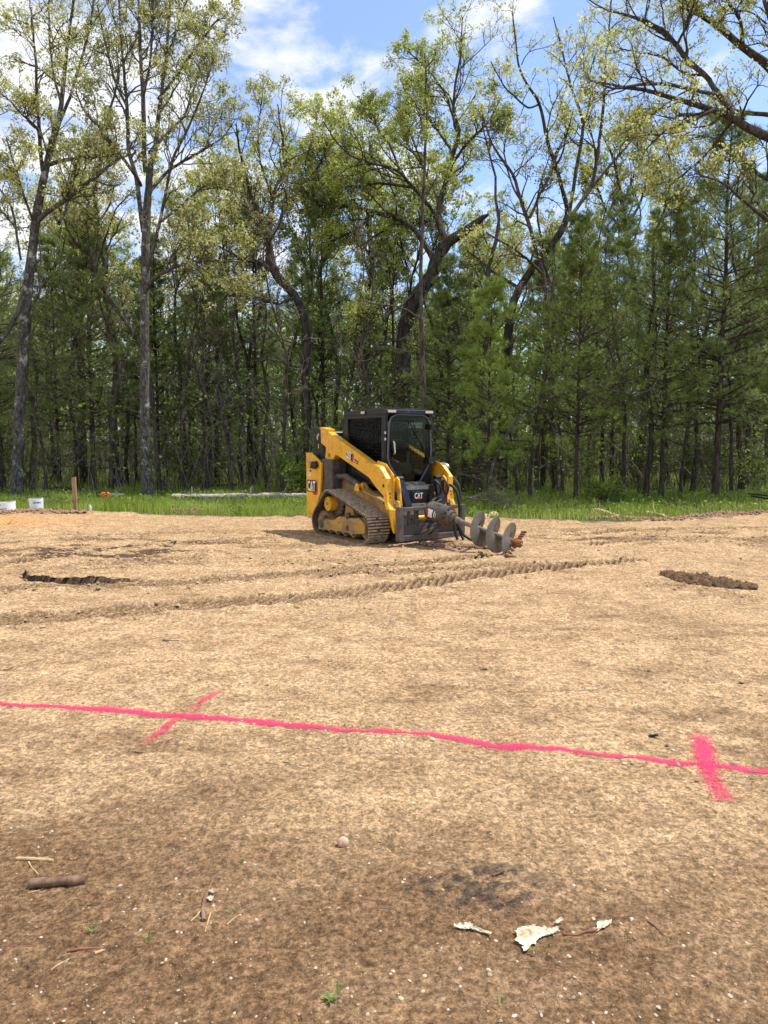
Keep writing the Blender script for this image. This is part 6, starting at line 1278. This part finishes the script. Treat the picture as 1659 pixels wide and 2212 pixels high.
def pebble_mb(b, c, sx, sy, sz, rg, k=7):
    th = rg.uniform(0, 3.14); ct, st_ = math.cos(th), math.sin(th); vs = []
    rings = [(-.6, .75), (0., 1.), (.55, .78), (.92, .35)]
    for (z, r) in rings:
        for i in range(k):
            a = i*6.283/k; q = r*(1+rg.uniform(-.12, .12)); x, y = q*math.cos(a)*sx, q*math.sin(a)*sy; vs.append((c[0]+x*ct-y*st_, c[1]+x*st_+y*ct, c[2]+z*sz))
    vs.append((c[0], c[1], c[2]+sz)); fs = [(j*k+i, j*k+(i+1) % k, (j+1)*k+(i+1) % k, (j+1)*k+i) for j in range(3) for i in range(k)]+[(3*k+i, 3*k+(i+1) % k, 4*k) for i in range(k)]
    b.add(vs, fs)
g = gp(741, 1824); b = MB(); pebble_mb(b, (0, 0, .012), .024, .018, .024, np.random.default_rng(3), 14); tag(b.build('rock', 'rock', None, smooth=True, loc=(g[0], g[1], gz(g[0], g[1]))), 'single rounded sand coloured rock at lower centre', 'rock')
for i, (vx, vy, s_, mt, lab) in enumerate(((1045, 1448, .028, 'dark_leaf', 'small dark curled leaf on the sand below the auger'), (1412, 1588, .026, 'dark_leaf', 'dark curled leaf just left of the right pink cross stroke'), (1440, 1608, .012, 'stick', 'tiny dark bit beside the curled leaf near the right pink cross'), (1505, 1688, .012, 'dark_leaf', 'small black bark chip below the right end of the pink line'), (1600, 1470, .020, 'dark_leaf', 'dark bark bit at the right side of the middle sand'))):
    g = gp(vx, vy); rg = np.random.default_rng(60+i); b = MB(); n_ = 8; vs = []
    for j in range(n_): a = j*6.283/n_; vs.append((s_*math.cos(a)*rg.uniform(.8, 1.3), s_*.6*math.sin(a)*rg.uniform(.6, 1.3), s_*rg.uniform(.2, .7)))
    vs.append((0, 0, s_*.15)); vs += [(v[0], v[1], v[2]-.002) for v in vs]; b.add(vs, [(j, (j+1) % n_, n_) for j in range(n_)]+[(j+9, (j+1) % n_+9, n_+9) for j in range(n_)]+[(j, (j+1) % n_, (j+1) % n_+9, j+9) for j in range(n_)])
    tag(b.build('dead_leaf', mt, None, loc=(g[0], g[1], gz(g[0], g[1])+.002)), lab, 'leaf')
def paper(label, outline, seed, lift=.006):
    """flat torn scrap lying on the soil, thin but solid, with curled ragged rim"""
    P = [gp(*q)[:2] for q in outline]; c = np.mean(P, 0); rg = np.random.default_rng(seed); R_ = []
    n = len(P)
    for i in range(n):
        a_, b_ = np.array(P[i]), np.array(P[(i+1) % n])
        for t in np.linspace(0, 1, 6)[:-1]: R_.append(a_*(1-t)+b_*t+rg.normal(0, .0028, 2))
    R_ = np.array(R_); m = len(R_); rings = [1., .8, .55, .28]; V = []
    for f in rings:
        q = c+(R_-c)*f; zz = gh(q[:, 0], q[:, 1])+lift+.010*np.abs(fbm(q[:, 0]*40, q[:, 1]*40, 3, seed))*1.6+(.006*rg.random(m) if f == 1. else 0); V += [(a_[0], a_[1], z_) for a_, z_ in zip(q, zz)]
    V.append((c[0], c[1], gz(*c)+lift+.006)); k = len(rings)
    F = [(j*m+i, j*m+(i+1) % m, (j+1)*m+(i+1) % m, (j+1)*m+i) for j in range(k-1) for i in range(m)]+[((k-1)*m+i, (k-1)*m+(i+1) % m, k*m) for i in range(m)]
    b = MB(); b.add(V, F); o = b.build('paper_scrap', 'paper', None); md = o.modifiers.new('s', 'SOLIDIFY'); md.thickness = .0012
    tag(o, label, 'paper scrap'); return o
paper('largest torn cream paper scrap on the damp soil at lower right', [(1110, 2018), (1128, 2010), (1150, 2008), (1172, 2012), (1190, 2012), (1204, 2008), (1206, 2016), (1198, 2024), (1180, 2027), (1160, 2036), (1148, 2048), (1132, 2058), (1128, 2046), (1112, 2038), (1118, 2028)], 1)
paper('small curled cream paper scrap touching the top right of the largest one', [(1196, 2002), (1205, 1994), (1212, 1990), (1216, 1998), (1206, 2006)], 2, .010)
paper('long thin cream paper scrap left of the largest one', [(979, 2004), (1000, 2003), (1008, 1998), (1016, 2001), (1030, 2012), (1062, 2022), (1058, 2025), (1030, 2016), (1006, 2012), (984, 2010)], 3)
paper('rounded cream paper scrap right of the rusty red twig', [(1290, 2018), (1292, 2004), (1304, 1999), (1322, 2000), (1316, 2007), (1300, 2012)], 4)
paper('tiny white paper chip beside the dark frayed twig, upper one', [(452, 1932), (458, 1928), (468, 1930), (464, 1936)], 5)
paper('tiny white paper chip beside the dark frayed twig, lower one', [(449, 1947), (455, 1942), (463, 1947), (455, 1952)], 6)
def weed(vx, vy, s_, label, seed, n=9, up=.3):
    g = gp(vx, vy); rg = np.random.default_rng(seed); t = rg.uniform(0, 6.283, n); V = []; F = []; tone = []
    for i in range(n):
        d = np.array([math.cos(t[i]), math.sin(t[i]), up+rg.uniform(0, .5)]); d /= np.linalg.norm(d); q = np.cross(d, [0, 0, 1.]); l = s_*rg.uniform(.6, 1.2)
        k = len(V); V += [np.zeros(3), d*l*.5+q*l*.14+[0, 0, .004], d*l, d*l*.5-q*l*.14+[0, 0, .004]]; F.append((k, k+1, k+2, k+3)); tone += [rg.random()]*4
    tag(link('weed', mesh_np('weed', np.array(V), [np.array(F)], M['green_leaf'], False, {'tone': tone}), None, (g[0], g[1], gz(g[0], g[1])+.001)), label, 'weed')
weed(712, 2170, .026, 'small green seedling with ferny leaves near the bottom edge', 1, 16)
weed(730, 2160, .045, 'thin green grass blade pair beside the bottom seedling', 2, 4, 1.6)
weed(320, 2045, .045, 'tiny upright green grass shoot at lower left', 3, 4, 2.)
weed(201, 2020, .025, 'tiny pale green sprout left of the upright shoot', 4, 6, .6)
weed(498, 1980, .02, 'tiny green sprout above the pale seed head twig', 5, 6, .6)
weed(1154, 2062, .03, 'small green sprout touching the lower rim of the largest paper scrap', 6, 6, 1.)
weed(1080, 2180, .03, 'small lone sprout near the bottom edge right of centre', 7, 5, 1.2)
# pebbles that nobody could count
rg = np.random.default_rng(31); b = MB(); n = 0; rings = 0
Vp, Fp = [], []
def scatter_stones(n, yr, smin, smax, seed):
    rg = np.random.default_rng(seed); y = yr[0]+(yr[1]-yr[0])*rg.random(n)**1.5; x = rg.uniform(-.62, .62, n)*y; s = smin+(smax-smin)*rg.random(n)**3.5
    c = fbm(x*2.2, y*2.2, 3, 33); k = rg.random(n) < .35+1.8*np.clip(c, 0, .3); x, y, s = x[k], y[k], s[k]; n = len(x); z = gh(x, y)
    sc3 = np.stack([s*rg.uniform(.8, 1.3, n), s*rg.uniform(.6, 1., n), s*rg.uniform(.4, .75, n)], 1); a = rg.uniform(0, 6.283, n)
    v = oct_[None]*(1+rg.normal(0, .09, (n, 11, 1)))*sc3[:, None]; X_ = v[..., 0]*np.cos(a)[:, None]-v[..., 1]*np.sin(a)[:, None]; Y_ = v[..., 0]*np.sin(a)[:, None]+v[..., 1]*np.cos(a)[:, None]
    V = np.stack([X_+x[:, None], Y_+y[:, None], v[..., 2]+(z+s*.18)[:, None]], -1).reshape(-1, 3); F = (np.array(of)[None]+np.arange(n)[:, None, None]*11).reshape(-1, 3)
    return V, F, np.repeat(rg.random(n), 11)
def crumbs(seed):
    rg = np.random.default_rng(seed); PX, PY = [], []
    for (pts, hw, dep, st) in TRACKS:
        P = np.array(pts); sl_ = np.r_[0, np.cumsum(np.hypot(*(P[1:]-P[:-1]).T))]; n = int(sl_[-1]*55*st); s = rg.uniform(.3, sl_[-1]-.3, n); cx, cyy = np.interp(s, sl_, P[:, 0]), np.interp(s, sl_, P[:, 1])
        o = rg.normal(0, hw*.75, n)+np.where(rg.random(n) < .5, hw, -hw)*.6; PX.append(cx+rg.normal(0, .03, n)); PY.append(cyy+o)
    n = 5200; x, y = rg.normal(-3.9, 2.3, n), rg.normal(10.9, 1.5, n); k = fbm(x*1.5, y*5.2, 5, 66) > .0; PX.append(x[k]); PY.append(y[k])
    n = 3600; x, y = rg.normal(4.6, 2.6, n), rg.normal(12.2, 1.1, n); k = fbm(x*1.2+4, y*5., 5, 67) > .0; PX.append(x[k]); PY.append(y[k])
    P = np.array(BANK); t = rg.random(260)*.75; sl_ = np.linspace(0, 1, len(P)); PX.append(np.interp(t, sl_, P[:, 0])+rg.normal(0, .02, 260)); PY.append(np.interp(t, sl_, P[:, 1])+np.abs(rg.normal(0, .06, 260)))
    x, y = np.concatenate(PX), np.concatenate(PY); k = (y > 5) & (y < lot_edge(x)); x, y = x[k], y[k]; n = len(x); s = .007+.022*rg.random(n)**3; z = gh(x, y)
    v = oct_[None]*(1+rg.normal(0, .14, (n, 11, 1)))*(s[:, None]*rg.uniform(.6, 1.3, (n, 3)))[:, None]; a = rg.uniform(0, 6.28, n)[:, None]
    return np.stack([v[..., 0]*np.cos(a)-v[..., 1]*np.sin(a)+x[:, None], v[..., 0]*np.sin(a)+v[..., 1]*np.cos(a)+y[:, None], v[..., 2]*.8+(z+s*.25)[:, None]], -1).reshape(-1, 3), (np.array(of)[None]+np.arange(n)[:, None, None]*11).reshape(-1, 3), np.repeat(rg.random(n), 11)
M['crumb'] = simple('soil_crumb', (.42, .28, .145), .95, var=.5, scale=12, spec=.1)
ca = Acc(); ca.add(*crumbs(8)); tag(link('soil_crumbs', ca.mesh('soil_crumbs', M['crumb'], False)), 'countless soil crumbs thrown up along the track marks', 'soil', kind='stuff')
ac = Acc(); ac.add(*scatter_stones(8000, (1.7, 5.0), .0016, .0085, 1)); ac.add(*scatter_stones(2600, (3.5, 12.), .004, .016, 2))
m, n, l, p = newmat('pebble'); a_ = n.new('ShaderNodeAttribute'); a_.attribute_name = 'tone'; cr = n.new('ShaderNodeValToRGB'); e = cr.color_ramp.elements
e[0].color = (.20, .13, .08, 1); e[1].color = (.52, .42, .30, 1); e.new(.45).color = (.36, .26, .16, 1); e.new(.8).color = (.50, .40, .28, 1); l.new(a_.outputs['Fac'], cr.inputs[0]); l.new(cr.outputs[0], p.inputs['Base Color']); p.inputs['Roughness'].default_value = .85
tag(link('pebbles', ac.mesh('pebbles', m, False)), 'countless small pebbles strewn over the near soil', 'pebbles', kind='stuff')
